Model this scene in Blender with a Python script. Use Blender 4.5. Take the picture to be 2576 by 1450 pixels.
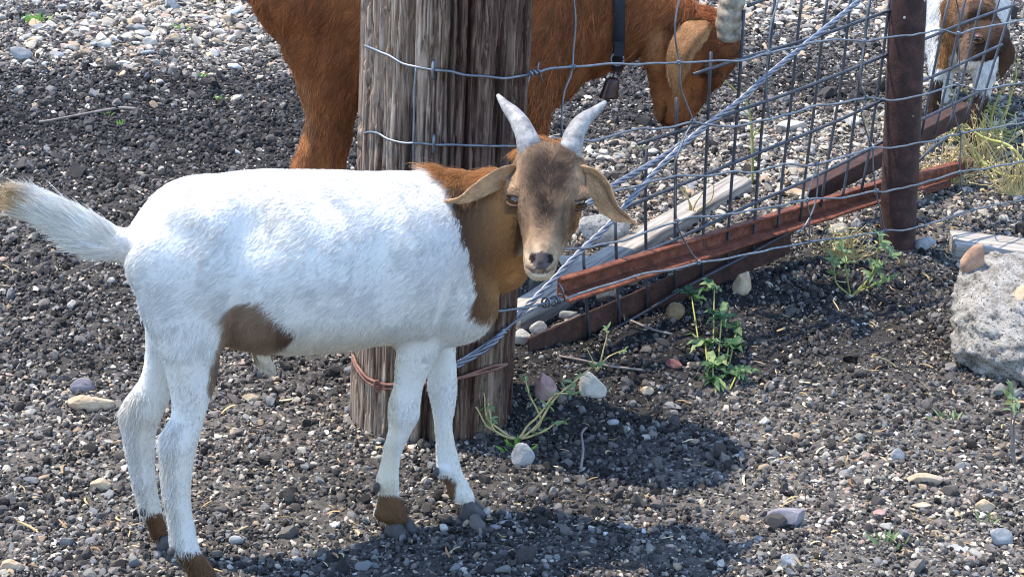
import bpy, bmesh, math, random
import numpy as np
from mathutils import Vector, Matrix

# ------------------------------------------------------------------ scene, camera, light
for o in list(bpy.data.objects):
    bpy.data.objects.remove(o)
scene = bpy.context.scene
rng = np.random.default_rng(7)
random.seed(7)

F_PX, IW, IH = 5000.0, 2575.0, 1450.0        # focal length and frame in the measuring pixels
CAM_H, PITCH, ROLL = 1.35, math.radians(19.4), math.radians(2.0)
CAM = np.array([0.0, 0.0, CAM_H])
ROT = Matrix.Rotation(math.pi / 2 - PITCH, 3, 'X') @ Matrix.Rotation(ROLL, 3, 'Z')
RN = np.array(ROT)

cd = bpy.data.cameras.new('camera')
cd.sensor_width = 36.0
cd.lens = 36.0 * F_PX / IW
cd.clip_start, cd.clip_end = 0.05, 500.0
cam = bpy.data.objects.new('camera', cd)
cam.matrix_world = Matrix.Translation(Vector(CAM)) @ ROT.to_4x4()
scene.collection.objects.link(cam)
scene.camera = cam

SUN_EL, SUN_AZ = math.radians(66), math.radians(-72)   # azimuth from +Y (away from camera), negative = left
sun_dir = Vector((math.sin(SUN_AZ) * math.cos(SUN_EL), math.cos(SUN_AZ) * math.cos(SUN_EL), math.sin(SUN_EL)))
world = bpy.data.worlds.new('World')
scene.world = world
world.use_nodes = True
wn = world.node_tree
bg = wn.nodes['Background']
sky = wn.nodes.new('ShaderNodeTexSky')
sky.sky_type = 'NISHITA'
sky.sun_disc = False
sky.sun_elevation = SUN_EL
sky.sun_rotation = SUN_AZ
sky.air_density = 1.0
sky.dust_density = 0.3
sky.ozone_density = 2.0
wn.links.new(sky.outputs[0], bg.inputs[0])
bg.inputs[1].default_value = 0.15
sl = bpy.data.lights.new('sun', 'SUN')
sl.energy = 2.25
sl.angle = math.radians(0.5)
sl.color = (1.0, 0.88, 0.71)
sun = bpy.data.objects.new('sun', sl)
sun.rotation_euler = sun_dir.to_track_quat('Z', 'Y').to_euler()
scene.collection.objects.link(sun)

scene.view_settings.view_transform = 'Standard'
scene.view_settings.look = 'None'
scene.view_settings.exposure = 1.95
scene.view_settings.gamma = 1.0
scene.view_settings.use_curve_mapping = False
scene.render.engine = 'CYCLES'
scene.cycles.use_denoising = True
scene.cycles.max_bounces = 8
scene.cycles.filter_width = 1.1

# ------------------------------------------------------------------ small maths
def hash3(ix, iy, iz, seed):
    n = (ix.astype(np.int64) * 374761393 + iy.astype(np.int64) * 668265263 + iz.astype(np.int64) * 2147483647 + seed * 1274126177) & 0xffffffff
    n = ((n ^ (n >> 13)) * 1274126177) & 0xffffffff
    n = n ^ (n >> 16)
    return (n & 0xffff) / 65535.0

def noise(p, scale=1.0, seed=0, octaves=1):
    """value noise, about -1..1, p (...,3)"""
    p = np.asarray(p, float)
    out = np.zeros(p.shape[:-1]); amp = 1.0; tot = 0.0; s = np.asarray(scale, float)
    for o in range(octaves):
        q = p * s
        i = np.floor(q).astype(np.int64); f = q - i; f = f * f * (3 - 2 * f)
        r = 0
        for dx in (0, 1):
            wx = f[..., 0] if dx else 1 - f[..., 0]
            for dy in (0, 1):
                wy = f[..., 1] if dy else 1 - f[..., 1]
                for dz in (0, 1):
                    wz = f[..., 2] if dz else 1 - f[..., 2]
                    r = r + wx * wy * wz * hash3(i[..., 0] + dx, i[..., 1] + dy, i[..., 2] + dz, seed + o * 17)
        out += amp * (2 * r - 1); tot += amp; amp *= 0.5; s = s * 2.03
    return out / tot

def sstep(a, b, x):
    t = np.clip((np.asarray(x, float) - a) / (b - a), 0, 1)
    return t * t * (3 - 2 * t)

def unit(v):
    v = np.asarray(v, float)
    return v / (np.linalg.norm(v, axis=-1, keepdims=True) + 1e-12)

def ray(px, py):
    return RN @ np.array([(px - IW / 2) / F_PX, -(py - IH / 2) / F_PX, -1.0])

def project(P):
    q = (np.asarray(P) - CAM) @ RN
    return IW / 2 + F_PX * q[..., 0] / -q[..., 2], IH / 2 - F_PX * q[..., 1] / -q[..., 2]

def at_depth(px, py, d):
    return CAM + ray(px, py) * d

def on_plane(px, py, p0, n):
    d = ray(px, py)
    return CAM + d * (np.dot(np.asarray(p0) - CAM, n) / np.dot(d, n))

def depth_of(P):
    return float(-((np.asarray(P) - CAM) @ RN)[2])

FENCE_A = None
def ground_h(x, y):
    x = np.asarray(x, float); y = np.asarray(y, float)
    p = np.stack([x, y, np.zeros_like(x)], -1)
    h = 0.014 * noise(p, 2.2, 3, 2) + 0.006 * noise(p, 9.0, 5, 2)
    if FENCE_A is not None:
        sd = (x - FENCE_A[0]) * FENCE_N[0] + (y - FENCE_A[1]) * FENCE_N[1]     # + towards the camera
        al = (x - FENCE_A[0]) * FENCE_T[0] + (y - FENCE_A[1]) * FENCE_T[1]
        h = h + 0.045 * (1 - sstep(0.02, 0.30, sd)) * sstep(0.05, 0.3, al) - 0.0 * al
    return h * (1 - sstep(9, 14, np.hypot(x, y - 4)))

def on_ground(px, py):
    d = ray(px, py); z = 0.0
    for _ in range(8):
        P = CAM + d * ((z - CAM[2]) / d[2]); z = float(ground_h(P[0], P[1]))
    return P

_a = on_ground(1086, 1045); _b = on_ground(2256, 612)
FENCE_T = unit((_b - _a)[:2]); FENCE_N = np.array([FENCE_T[1], -FENCE_T[0]])
FENCE_A = _a.copy()
POST_C = on_ground(1086, 1045); PIPE_C = on_ground(2256, 612)
FT = np.array([FENCE_T[0], FENCE_T[1], 0.0]); FN = np.array([FENCE_N[0], FENCE_N[1], 0.0]); UP = np.array([0, 0, 1.0])

# ------------------------------------------------------------------ object helpers
COL = scene.collection
def new_mesh(name, verts, faces, mat=None, parent=None, smooth=True, attrs=None):
    me = bpy.data.meshes.new(name)
    verts = np.asarray(verts, float)
    if isinstance(faces, np.ndarray):
        k = faces.shape[1]; nf = len(faces)
        me.vertices.add(len(verts)); me.vertices.foreach_set('co', verts.ravel())
        me.loops.add(nf * k); me.loops.foreach_set('vertex_index', faces.astype(np.int32).ravel())
        me.polygons.add(nf)
        me.polygons.foreach_set('loop_start', np.arange(0, nf * k, k, dtype=np.int32))
        me.update(calc_edges=True); me.validate()
    else:
        me.from_pydata([tuple(v) for v in verts], [], [tuple(f) for f in faces]); me.update()
    if smooth:
        me.polygons.foreach_set('use_smooth', np.ones(len(me.polygons), dtype=bool))
    for k, v in (attrs or {}).items():
        v = np.asarray(v, float)
        if v.ndim == 1:
            a = me.attributes.new(k, 'FLOAT', 'POINT'); a.data.foreach_set('value', v)
        else:
            a = me.attributes.new(k, 'FLOAT_COLOR', 'POINT')
            a.data.foreach_set('color', np.concatenate([v, np.ones((len(v), 1))], 1).ravel())
    if mat: me.materials.append(mat)
    ob = bpy.data.objects.new(name, me)
    COL.objects.link(ob)
    if parent:
        ob.parent = parent; ob.matrix_parent_inverse = parent.matrix_world.inverted()
    return ob

def empty(name, loc, label, cat, group=None):
    e = bpy.data.objects.new(name, None); COL.objects.link(e)
    e.location = tuple(loc); e.matrix_world = Matrix.Translation(Vector(tuple(loc)))
    return tag(e, label, cat, group)

def tag(o, label=None, cat=None, group=None, kind=None):
    for k, v in (('label', label), ('category', cat), ('group', group), ('kind', kind)):
        if v: o[k] = v
    return o

def frames(pts):
    pts = np.asarray(pts, float)
    t = unit(np.gradient(pts, axis=0))
    u = np.cross(t, UP if abs(t[0][2]) < 0.9 else np.array([0, 1.0, 0])); u = unit(u)
    for i in range(1, len(u)):
        if np.dot(u[i], u[i - 1]) < 0: u[i] = -u[i]
    return t, u, unit(np.cross(t, u))

def resample(pts, step):
    pts = np.asarray(pts, float)
    if len(pts) > 2:                                  # Catmull-Rom through the points
        P = np.vstack([2 * pts[0] - pts[1], pts, 2 * pts[-1] - pts[-2]]); out = []
        for i in range(1, len(P) - 2):
            n = max(2, int(np.linalg.norm(P[i + 1] - P[i]) / step))
            for t in np.linspace(0, 1, n, endpoint=False):
                a, b, c, d = P[i - 1], P[i], P[i + 1], P[i + 2]
                out.append(0.5 * ((2 * b) + (c - a) * t + (2 * a - 5 * b + 4 * c - d) * t * t + (3 * b - a - 3 * c + d) * t ** 3))
        out.append(pts[-1]); return np.array(out)
    n = max(2, int(np.linalg.norm(pts[1] - pts[0]) / step))
    return pts[0] + (pts[1] - pts[0]) * np.linspace(0, 1, n + 1)[:, None]

def tube_geo(pts, r, sides=6):
    pts = np.asarray(pts, float); n = len(pts)
    r = np.broadcast_to(np.asarray(r, float), (n,))
    t, u, v = frames(pts)
    a = np.linspace(0, 2 * math.pi, sides, endpoint=False)
    ring = pts[:, None] + r[:, None, None] * (np.cos(a)[None, :, None] * u[:, None] + np.sin(a)[None, :, None] * v[:, None])
    V = ring.reshape(-1, 3)
    i = np.arange(n - 1)[:, None] * sides; j = np.arange(sides)[None]; k = (j + 1) % sides
    Fq = np.stack([i + j, i + k, i + sides + k, i + sides + j], -1).reshape(-1, 4)
    faces = [tuple(f) for f in Fq] + [tuple(range(sides))[::-1], tuple((n - 1) * sides + np.arange(sides))]
    return V, faces

class Geo:
    def __init__(s): s.v = []; s.f = []; s.n = 0
    def add(s, V, Fs):
        s.v.append(np.asarray(V, float)); s.f += [tuple(int(i) + s.n for i in f) for f in Fs]; s.n += len(V); return s
    def tube(s, pts, r, sides=6): return s.add(*tube_geo(pts, r, sides))
    def build(s, name, mat, parent=None, smooth=True, attrs=None):
        return new_mesh(name, np.vstack(s.v), s.f, mat, parent, smooth, attrs)

def tube(name, pts, r, mat, parent=None, sides=6):
    V, Fs = tube_geo(pts, r, sides)
    return new_mesh(name, V, Fs, mat, parent)

# ------------------------------------------------------------------ materials
class MatB:
    def __init__(s, name):
        s.m = bpy.data.materials.new(name); s.m.use_nodes = True; s.t = s.m.node_tree
        s.b = s.t.nodes['Principled BSDF']; s.b.inputs['Roughness'].default_value = 0.8
    def n(s, typ, **kw):
        nd = s.t.nodes.new('ShaderNode' + typ)
        for k, v in kw.items(): setattr(nd, k, v)
        return nd
    def l(s, a, b): s.t.links.new(a, b)
    def pos(s, scale=(1, 1, 1), coord='Object'):
        c = s.n('TexCoord'); m = s.n('Mapping'); m.inputs['Scale'].default_value = scale
        s.l(c.outputs[coord], m.inputs[0]); return m.outputs[0]
    def noise(s, vec, scale, detail=4, rough=0.6, dist=0.0):
        t = s.n('TexNoise'); t.inputs['Scale'].default_value = scale; t.inputs['Detail'].default_value = detail
        t.inputs['Roughness'].default_value = rough; t.inputs['Distortion'].default_value = dist
        if vec is not None: s.l(vec, t.inputs['Vector'])
        return t.outputs['Fac']
    def ramp(s, fac, stops):
        r = s.n('ValToRGB'); e = r.color_ramp.elements
        while len(e) < len(stops): e.new(0.5)
        for i, (p, c) in enumerate(stops): e[i].position = p; e[i].color = (*c, 1)
        s.l(fac, r.inputs[0]); return r.outputs[0]
    def attr(s, name, typ='GEOMETRY'):
        a = s.n('Attribute'); a.attribute_name = name; a.attribute_type = typ; return a
    def mix(s, fac, a, b, mode='MIX'):
        m = s.n('Mix'); m.data_type = 'RGBA'; m.blend_type = mode
        for sock, v in ((m.inputs[0], fac), (m.inputs[6], a), (m.inputs[7], b)):
            if hasattr(v, 'links') or hasattr(v, 'is_linked'): s.l(v, sock)
            elif isinstance(v, tuple): sock.default_value = (*v, 1)
            else: sock.default_value = v
        return m.outputs[2]
    def bump(s, h, dist=0.002, strength=0.6):
        b = s.n('Bump'); b.inputs['Distance'].default_value = dist; b.inputs['Strength'].default_value = strength
        s.l(h, b.inputs['Height']); s.l(b.outputs[0], s.b.inputs['Normal'])
    def col(s, c):
        if isinstance(c, tuple): s.b.inputs['Base Color'].default_value = (*c, 1)
        else: s.l(c, s.b.inputs['Base Color'])
    def rough(s, v): s.b.inputs['Roughness'].default_value = v; return s
    def spec(s, v): s.b.inputs['Specular IOR Level'].default_value = v; return s
    def metal(s, v): s.b.inputs['Metallic'].default_value = v; return s

def mat_soil():
    m = MatB('soil'); v = m.pos()
    c = m.ramp(m.noise(v, 35, 6), [(0.3, (0.010, 0.010, 0.010)), (0.55, (0.020, 0.019, 0.019)), (0.8, (0.042, 0.039, 0.037))])
    d = m.attr('dust').outputs['Fac']; c = m.mix(d, c, m.ramp(m.noise(v, 90, 6, .7), [(0.3, (0.055, 0.050, 0.045)), (0.7, (0.19, 0.173, 0.152))]))
    m.col(c); m.bump(m.noise(v, 160, 5, 0.7), 0.006, 0.9); m.rough(0.95).spec(0.1); return m.m

def mat_pebble(name):
    m = MatB(name); v = m.pos()
    a = m.attr('tint', 'INSTANCER')
    n1 = m.noise(v, 90, 4)
    c = m.mix(0.55, a.outputs['Color'], m.ramp(n1, [(0.3, (0.45, 0.45, 0.45)), (0.7, (1.3, 1.28, 1.25))]), 'MULTIPLY')
    m.col(c); m.bump(m.noise(v, 220, 4), 0.0015, 0.7); m.rough(0.95).spec(0.08); return m.m

def mat_stone(name, c0, c1, c2, sc=30, pit=0.003, speck=None):
    m = MatB(name); v = m.pos()
    c = m.ramp(m.noise(v, sc, 7, 0.65), [(0.3, c0), (0.5, c1), (0.72, c2)])
    if speck:
        c = m.mix(m.ramp(m.noise(v, sc * 5, 3), [(0.55, (0, 0, 0)), (0.66, (1, 1, 1))]), c, speck)
    m.col(c); m.bump(m.noise(v, sc * 4, 8, 0.7), pit, 0.9); m.rough(0.9).spec(0.2); return m.m

def mat_post():
    m = MatB('weathered_creosote_wood'); v = m.pos((1, 1, 0.09))
    w = m.attr('wear_and_sun').outputs['Fac']
    streak = m.noise(v, 75, 7, 0.75, 0.9)
    grey = m.ramp(streak, [(0.30, (0.045, 0.022, 0.014)), (0.42, (0.16, 0.102, 0.072)), (0.56, (0.37, 0.285, 0.220)), (0.75, (0.52, 0.43, 0.345))])
    dark = m.ramp(streak, [(0.28, (0.012, 0.006, 0.005)), (0.45, (0.055, 0.026, 0.019)), (0.66, (0.175, 0.108, 0.080))])
    m.col(m.mix(w, dark, grey)); m.bump(m.noise(m.pos((1, 1, 0.07)), 160, 6, 0.75), 0.005, 0.9); m.rough(0.85).spec(0.2); return m.m

def mat_plank():
    m = MatB('grey_weathered_timber'); v = m.pos((1, 1, 1))
    a = m.attr('grain').outputs['Vector']
    mp = m.n('Mapping'); mp.inputs['Scale'].default_value = (3, 60, 60); m.l(a, mp.inputs[0])
    g = m.noise(mp.outputs[0], 2.0, 6, 0.65, 0.4)
    c = m.ramp(g, [(0.28, (0.06, 0.05, 0.042)), (0.45, (0.22, 0.195, 0.17)), (0.6, (0.36, 0.33, 0.29)), (0.8, (0.46, 0.43, 0.38))])
    m.col(c); m.bump(g, 0.003, 0.8); m.rough(0.9).spec(0.15); return m.m

def mat_rust(name, a, b, c):
    m = MatB(name); v = m.pos()
    n = m.noise(v, 45, 7, 0.7)
    m.col(m.mix(m.ramp(m.noise(v, 260, 3), [(0.58, (0, 0, 0)), (0.7, (1, 1, 1))]), m.ramp(n, [(0.3, a), (0.5, b), (0.7, c)]), tuple(x * 0.35 for x in a)))
    m.bump(m.noise(v, 180, 6, 0.7), 0.0016, 0.8); m.rough(0.82).spec(0.3); return m.m

def mat_wire(name, c, rough=0.45, metal=0.75):
    m = MatB(name); v = m.pos()
    m.col(m.ramp(m.noise(v, 60, 4), [(0.3, tuple(x * 0.55 for x in c)), (0.65, c)])); m.rough(rough).metal(metal); return m.m

def mat_leaf(name, a, b):
    m = MatB(name); v = m.pos()
    c = m.ramp(m.noise(v, 40, 3), [(0.3, a), (0.7, b)]); m.col(c); m.rough(0.55).spec(0.3)
    tr = m.n('BsdfTranslucent'); m.l(c, tr.inputs[0]); mx = m.n('MixShader'); mx.inputs[0].default_value = 0.3
    m.l(m.b.outputs[0], mx.inputs[1]); m.l(tr.outputs[0], mx.inputs[2])
    m.l(mx.outputs[0], m.t.nodes['Material Output'].inputs[0]); return m.m

def mat_plain(name, c, rough=0.7, spec=0.3, var=0.3, sc=60, bump=0.0):
    m = MatB(name); v = m.pos(); n = m.noise(v, sc, 5)
    m.col(m.ramp(n, [(0.3, tuple(x * (1 - var) for x in c)), (0.7, tuple(x * (1 + var) for x in c))])); m.rough(rough).spec(spec)
    if bump: m.bump(n, bump, 0.7)
    return m.m

def mat_coat(name, rough=0.65, spec=0.2):
    m = MatB(name); m.col(m.attr('coat').outputs['Color']); m.rough(rough).spec(spec); return m.m

M = dict(
    soil=mat_soil(), pebble=mat_pebble('loose_pebble'), post=mat_post(), plank=mat_plank(),
    rust=mat_rust('rust_red', (0.055, 0.018, 0.011), (0.13, 0.040, 0.022), (0.24, 0.083, 0.046)),
    rust_dark=mat_rust('rust_dark', (0.024, 0.012, 0.010), (0.048, 0.022, 0.017), (0.085, 0.038, 0.027)),
    pipe=mat_rust('rust_brown_pipe', (0.022, 0.012, 0.011), (0.045, 0.022, 0.019), (0.08, 0.038, 0.032)),
    bar=mat_wire('dark_weld_wire', (0.060, 0.066, 0.085), 0.5, 0.4), wire=mat_wire('galvanised_wire', (0.20, 0.22, 0.25), 0.45, 0.6),
    cable=mat_wire('galvanised_cable', (0.22, 0.24, 0.29), 0.4, 0.6), rustwire=mat_rust('rusty_wire', (0.12, 0.05, 0.035), (0.2, 0.1, 0.075), (0.26, 0.14, 0.11)),
)
# ------------------------------------------------------------------ ground
def axis_steps(lo, hi, mid0, mid1, fine):
    core = np.arange(mid0, mid1 + fine, fine); out = list(core)
    s = fine; x = mid1
    while x < hi: s *= 1.25; x += s; out.append(x)
    s = fine; x = mid0; left = []
    while x > lo: s *= 1.25; x -= s; left.append(x)
    return np.array(left[::-1] + out)
gx = axis_steps(-60, 60, -2.2, 2.4, 0.016); gy = axis_steps(-30, 90, 2.0, 7.6, 0.02)
X, Y = np.meshgrid(gx, gy)
Pg = np.stack([X, Y, np.zeros_like(X)], -1)
near = 1 - sstep(7, 12, np.hypot(X, Y - 4))
Z = ground_h(X, Y) + near * (0.004 * noise(Pg, 28, 21, 3) + 0.003 * noise(Pg, 70, 23, 2))
nx, ny = len(gx), len(gy)
ii = (np.arange(ny - 1)[:, None] * nx + np.arange(nx - 1)[None]).ravel()
ground = new_mesh('ground', np.stack([X, Y, Z], -1).reshape(-1, 3), np.stack([ii, ii + 1, ii + nx + 1, ii + nx], -1), M['soil'])
GROUND_XY = np.stack([X, Y], -1).reshape(-1, 2)
tag(ground, 'bare dark soil of the pen and the strip before the fence', 'ground', kind='structure')

# loose stones and crumbs: how pale and how coarse the cover is, at points measured on the ground
CTRL = [  # px, py, share of pale stones, stone size factor, share of straw
    (60, 40, .55, 1.5, 0), (300, 60, .85, 1.7, 0), (560, 70, .95, 1.7, 0), (250, 120, .75, 1.5, 0), (30, 130, .5, 1.4, 0), (500, 150, .55, 1.3, 0), (660, 110, .8, 1.3, 0),
    (100, 200, .10, 1, 0), (350, 220, .04, 1, 0), (600, 230, .07, 1, 0), (200, 330, .03, .9, 0), (450, 340, .02, .9, 0), (650, 330, .03, .9, 0), (680, 410, .15, .9, 0),
    (30, 420, .18, 1, 0), (300, 430, .12, .9, 0), (150, 560, .2, 1, 0), (80, 700, .2, 1, .02), (200, 760, .2, 1, .02), (60, 850, .3, 1, .02), (250, 900, .22, 1, .04), (150, 1000, .45, 1.2, .06),
    (60, 1150, .4, 1.1, .08), (230, 1200, .45, 1.1, .08), (100, 1350, .5, 1.1, .08), (300, 1420, .5, 1, .08), (620, 1000, .4, 1, .06), (750, 1000, .4, 1, .05), (620, 1200, .35, .95, .06), (800, 1150, .35, .95, .06), (760, 1350, .38, .9, .05),
    (640, 1420, .35, .8, .04), (900, 1200, .22, .9, .03), (1060, 1200, .3, .9, .03), (1100, 1400, .25, .7, .04), (1400, 1420, .25, .7, .05), (1300, 1280, .22, .7, .05), (1500, 1180, .12, .6, .06), (1450, 1080, .08, .6, .04), (1650, 1050, .14, .7, .06),
    (1560, 900, .06, .6, .04), (1700, 860, .06, .7, .03), (1950, 720, .12, .8, .05), (2100, 700, .15, .8, .16), (2300, 740, .2, .7, .2), (2200, 850, .22, .7, .14), (1950, 880, .18, .7, .1), (1900, 1000, .4, .85, .14),
    (1750, 1180, .35, .8, .12), (1950, 1120, .55, .9, .15), (2150, 1150, .55, .95, .15), (2350, 1080, .28, .8, .08), (2350, 1300, .5, 1.1, .12), (2100, 1300, .5, 1, .1), (1800, 1350, .35, .8, .07), (2100, 1420, .35, 1, .06), (2450, 1420, .35, 1.1, .06), (1700, 1430, .25, .75, .05),
    (1450, 330, .06, .9, 0), (1600, 300, .05, .9, 0), (1500, 400, .7, 1.2, .02), (1600, 420, .85, 1.2, .03), (1750, 380, .85, 1.1, .05), (1950, 400, .85, 1.2, .12), (2100, 380, .8, 1.1, .15), (1560, 520, .8, 1, .05), (1700, 480, .85, 1, .1), (2000, 470, .8, 1.2, .2),
    (1900, 100, .25, 1.1, 0), (1950, 200, .10, 1, 0), (2100, 230, .08, 1, 0), (2000, 30, .85, 1.5, 0), (2150, 60, .5, 1.4, 0), (1880, 280, .3, 1, .02), (2200, 330, .8, 1.1, .12), (2550, 60, .3, 1.2, 0), (2550, 200, .15, 1, .02), (2540, 300, .8, 1.2, .15), (2400, 440, .7, 1.1, .3), (2540, 500, .6, 1, .35), (2400, 560, .55, 1, .35),
    (780, 500, .3, 1, 0), (1000, 600, .3, 1, 0), (880, 950, .25, 1, .02), (880, 260, .15, .9, 0), (1600, 180, .08, 1, 0), (1560, 0, .6, 1.3, 0)]
CP = np.array([on_ground(a, b)[:2] for a, b, *_ in CTRL]); CV = np.array([(min(c[2] * (1.4 if c[0] > 1690 and c[1] > 950 else 1.15 if c[1] > 950 else 1.0), 1.0), c[3], c[4]) for c in CTRL])
def cover(xy):
    out = np.zeros((len(xy), 3))
    for s in range(0, len(xy), 20000):
        d2 = ((xy[s:s + 20000, None] - CP[None]) ** 2).sum(-1); w = 1 / (d2 + 0.004) ** 1.6
        out[s:s + 20000] = (w @ CV) / w.sum(1, keepdims=True)
    return out

dv = np.full(len(GROUND_XY), .4); sel = (np.abs(GROUND_XY[:, 0]) < 3.4) & (GROUND_XY[:, 1] > 1.6) & (GROUND_XY[:, 1] < 8.6)
dv[sel] = np.clip(cover(GROUND_XY[sel])[:, 0] * 2.0 - .14 + .35 * noise(np.c_[GROUND_XY[sel], np.zeros(sel.sum())], 4, 43, 3), 0, 1)
ground.data.attributes.new('dust', 'FLOAT', 'POINT').data.foreach_set('value', dv)

def rock_mesh(name, seed, sub, rough=0.3, squash=(1, 1, 1), facets=0, mat=None, freq=1.3, fine=0.0):
    bm = bmesh.new(); bmesh.ops.create_icosphere(bm, subdivisions=sub, radius=1.0)
    V = np.array([v.co[:] for v in bm.verts])
    r = 1 + rough * noise(V, freq, seed, 2) + (fine * noise(V, freq * 6, seed + 5, 2) if fine else 0)
    V = V * r[:, None]
    g = np.random.default_rng(seed)
    for _ in range(facets):                                # planar breaks
        n = unit(g.normal(size=3)); d = g.uniform(0.42, 0.8); s = V @ n; k = s > d
        V[k] -= np.outer((s[k] - d) * 0.9, n)
    V *= np.array(squash)
    for v, c in zip(bm.verts, V): v.co = c
    me = bpy.data.meshes.new(name); bm.to_mesh(me); bm.free()
    me.polygons.foreach_set('use_smooth', np.full(len(me.polygons), sub > 2))
    if mat: me.materials.append(mat)
    return me

def proto_collection(name, meshes):
    c = bpy.data.collections.new(name)
    for i, me in enumerate(meshes):
        c.objects.link(bpy.data.objects.new('%s_piece_%02d' % (name, i), me))
    return c

def scatter(name, pts, rot, scl, idx, tint, coll, label, cat):
    me = bpy.data.meshes.new(name); me.vertices.add(len(pts)); me.vertices.foreach_set('co', np.asarray(pts, float).ravel())
    for k, v, t, p in (('turn', rot, 'FLOAT_VECTOR', 'vector'), ('size', scl, 'FLOAT_VECTOR', 'vector')):
        me.attributes.new(k, t, 'POINT').data.foreach_set(p, np.asarray(v, float).ravel())
    me.attributes.new('pick', 'INT', 'POINT').data.foreach_set('value', np.asarray(idx, np.int32))
    me.attributes.new('tint', 'FLOAT_COLOR', 'POINT').data.foreach_set('color', np.concatenate([tint, np.ones((len(tint), 1))], 1).ravel())
    me.update()
    ob = bpy.data.objects.new(name, me); COL.objects.link(ob)
    ng = bpy.data.node_groups.new(name + '_scatter', 'GeometryNodeTree')
    ng.interface.new_socket('Geometry', in_out='INPUT', socket_type='NodeSocketGeometry')
    ng.interface.new_socket('Geometry', in_out='OUTPUT', socket_type='NodeSocketGeometry')
    N = ng.nodes; gi = N.new('NodeGroupInput'); go = N.new('NodeGroupOutput')
    m2p = N.new('GeometryNodeMeshToPoints'); m2p.inputs['Radius'].default_value = 0.001
    ci = N.new('GeometryNodeCollectionInfo'); ci.inputs[0].default_value = coll; ci.inputs['Separate Children'].default_value = True; ci.inputs['Reset Children'].default_value = True
    iop = N.new('GeometryNodeInstanceOnPoints'); iop.inputs['Pick Instance'].default_value = True
    def na(nm, dt):
        a = N.new('GeometryNodeInputNamedAttribute'); a.data_type = dt; a.inputs['Name'].default_value = nm; return a.outputs['Attribute']
    L = ng.links.new
    e2r = N.new('FunctionNodeEulerToRotation')
    L(gi.outputs[0], m2p.inputs[0]); L(m2p.outputs[0], iop.inputs['Points']); L(ci.outputs[0], iop.inputs['Instance'])
    L(na('pick', 'INT'), iop.inputs['Instance Index']); L(na('turn', 'FLOAT_VECTOR'), e2r.inputs[0]); L(e2r.outputs[0], iop.inputs['Rotation'])
    L(na('size', 'FLOAT_VECTOR'), iop.inputs['Scale']); L(iop.outputs[0], go.inputs[0])
    md = ob.modifiers.new('scatter', 'NODES'); md.node_group = ng
    return tag(ob, label, cat, kind='stuff')

def random_ground(n, margin=0.85):
    """points over the part of the ground in view (and a margin for a step aside), as many per picture area near as far"""
    out = []
    while sum(len(o) for o in out) < n:
        y = 2.25 + (7.9 - 2.25) * rng.random(n) ** 1.5
        half = 0.27 * y * 1.03 + margin
        x = (rng.random(n) * 2 - 1) * half
        keep = rng.random(n) < half / (0.27 * 7.9 * 1.03 + margin)
        out.append(np.stack([x, y], 1)[keep])
    return np.vstack(out)[:n]

def post_clear(xy): return np.hypot(xy[:, 0] - POST_C[0], xy[:, 1] - POST_C[1]) > 0.128

crumb_coll = proto_collection('crumb', [rock_mesh('crumb', 100 + i, 2, 0.6, (1, rng.uniform(.7, 1), rng.uniform(.55, .85)), 5, M['pebble'], 1.8) for i in range(8)])
peb_coll = proto_collection('pebble', [rock_mesh('pebble', 200 + i, 2, 0.45, (1, rng.uniform(.6, .95), rng.uniform(.4, .75)), 9, M['pebble'], 1.5) for i in range(10)])

# dark crumbs of soil
n = 370000
xy = random_ground(n); xy = xy[post_clear(xy)]; n = len(xy); cv = cover(xy)
pz = ground_h(xy[:, 0], xy[:, 1])
clod = noise(np.c_[xy, np.zeros(n)], 7, 31, 2)
s = 0.0031 * np.exp(rng.normal(0, .48, n)) * (1 + 0.10 * (xy[:, 1] - 3)) * (1 + 0.35 * clod)
tint = np.exp(rng.normal(0, .5, n))[:, None] * np.array([[0.062, 0.058, 0.056]])
mud = rng.random(n) < np.clip(cv[:, 0] * 1.3, 0, .6)
tint[mud] = tint[mud] * np.array([2.35, 2.22, 2.1])
scatter('soil_crumbs', np.c_[xy, pz + s * .35], rng.uniform(-.6, 6.28, (n, 3)), s[:, None] * np.exp(rng.normal(0, .15, (n, 3))), rng.integers(0, 8, n), np.clip(tint, .012, .2), crumb_coll,
        'dark crumbs of dry soil covering the ground', 'soil')

# pale gravel
n = 470000
xy = random_ground(n); xy = xy[post_clear(xy)]; cv = cover(xy)
patch = noise(np.c_[xy, np.zeros(len(xy))], 5.5, 41, 3)
keep = rng.random(len(xy)) < np.clip(cv[:, 0] * (1 + .7 * patch), 0.01, 1) * .9
xy = xy[keep]; cv = cv[keep]; n = len(xy)
s = 0.0029 * np.exp(rng.normal(0, .52, n)) * cv[:, 1] * (1 + 0.09 * (xy[:, 1] - 3)); s = np.minimum(s, np.where(xy[:, 1] < 3.6, .0072, .022))
pal = np.array([(.40, .375, .335), (.29, .275, .255), (.46, .42, .365), (.20, .19, .185), (.38, .30, .22), (.34, .26, .225), (.54, .51, .46), (.14, .135, .135), (.30, .245, .195)])
pal = pal * [1.03, 1.0, .94]; tint = pal[rng.choice(len(pal), n, p=[.2, .17, .14, .12, .1, .06, .09, .07, .05])] * np.exp(rng.normal(0, .22, n))[:, None]
ang = np.c_[rng.normal(0, .35, (n, 2)), rng.uniform(0, 6.28, n)]
scatter('gravel', np.c_[xy, ground_h(xy[:, 0], xy[:, 1]) + s * .42], ang, s[:, None] * np.exp(rng.normal(0, .18, (n, 3))), rng.integers(0, 10, n), np.clip(tint, .02, .62), peb_coll,
        'pale limestone gravel strewn over the dark soil', 'gravel')

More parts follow.
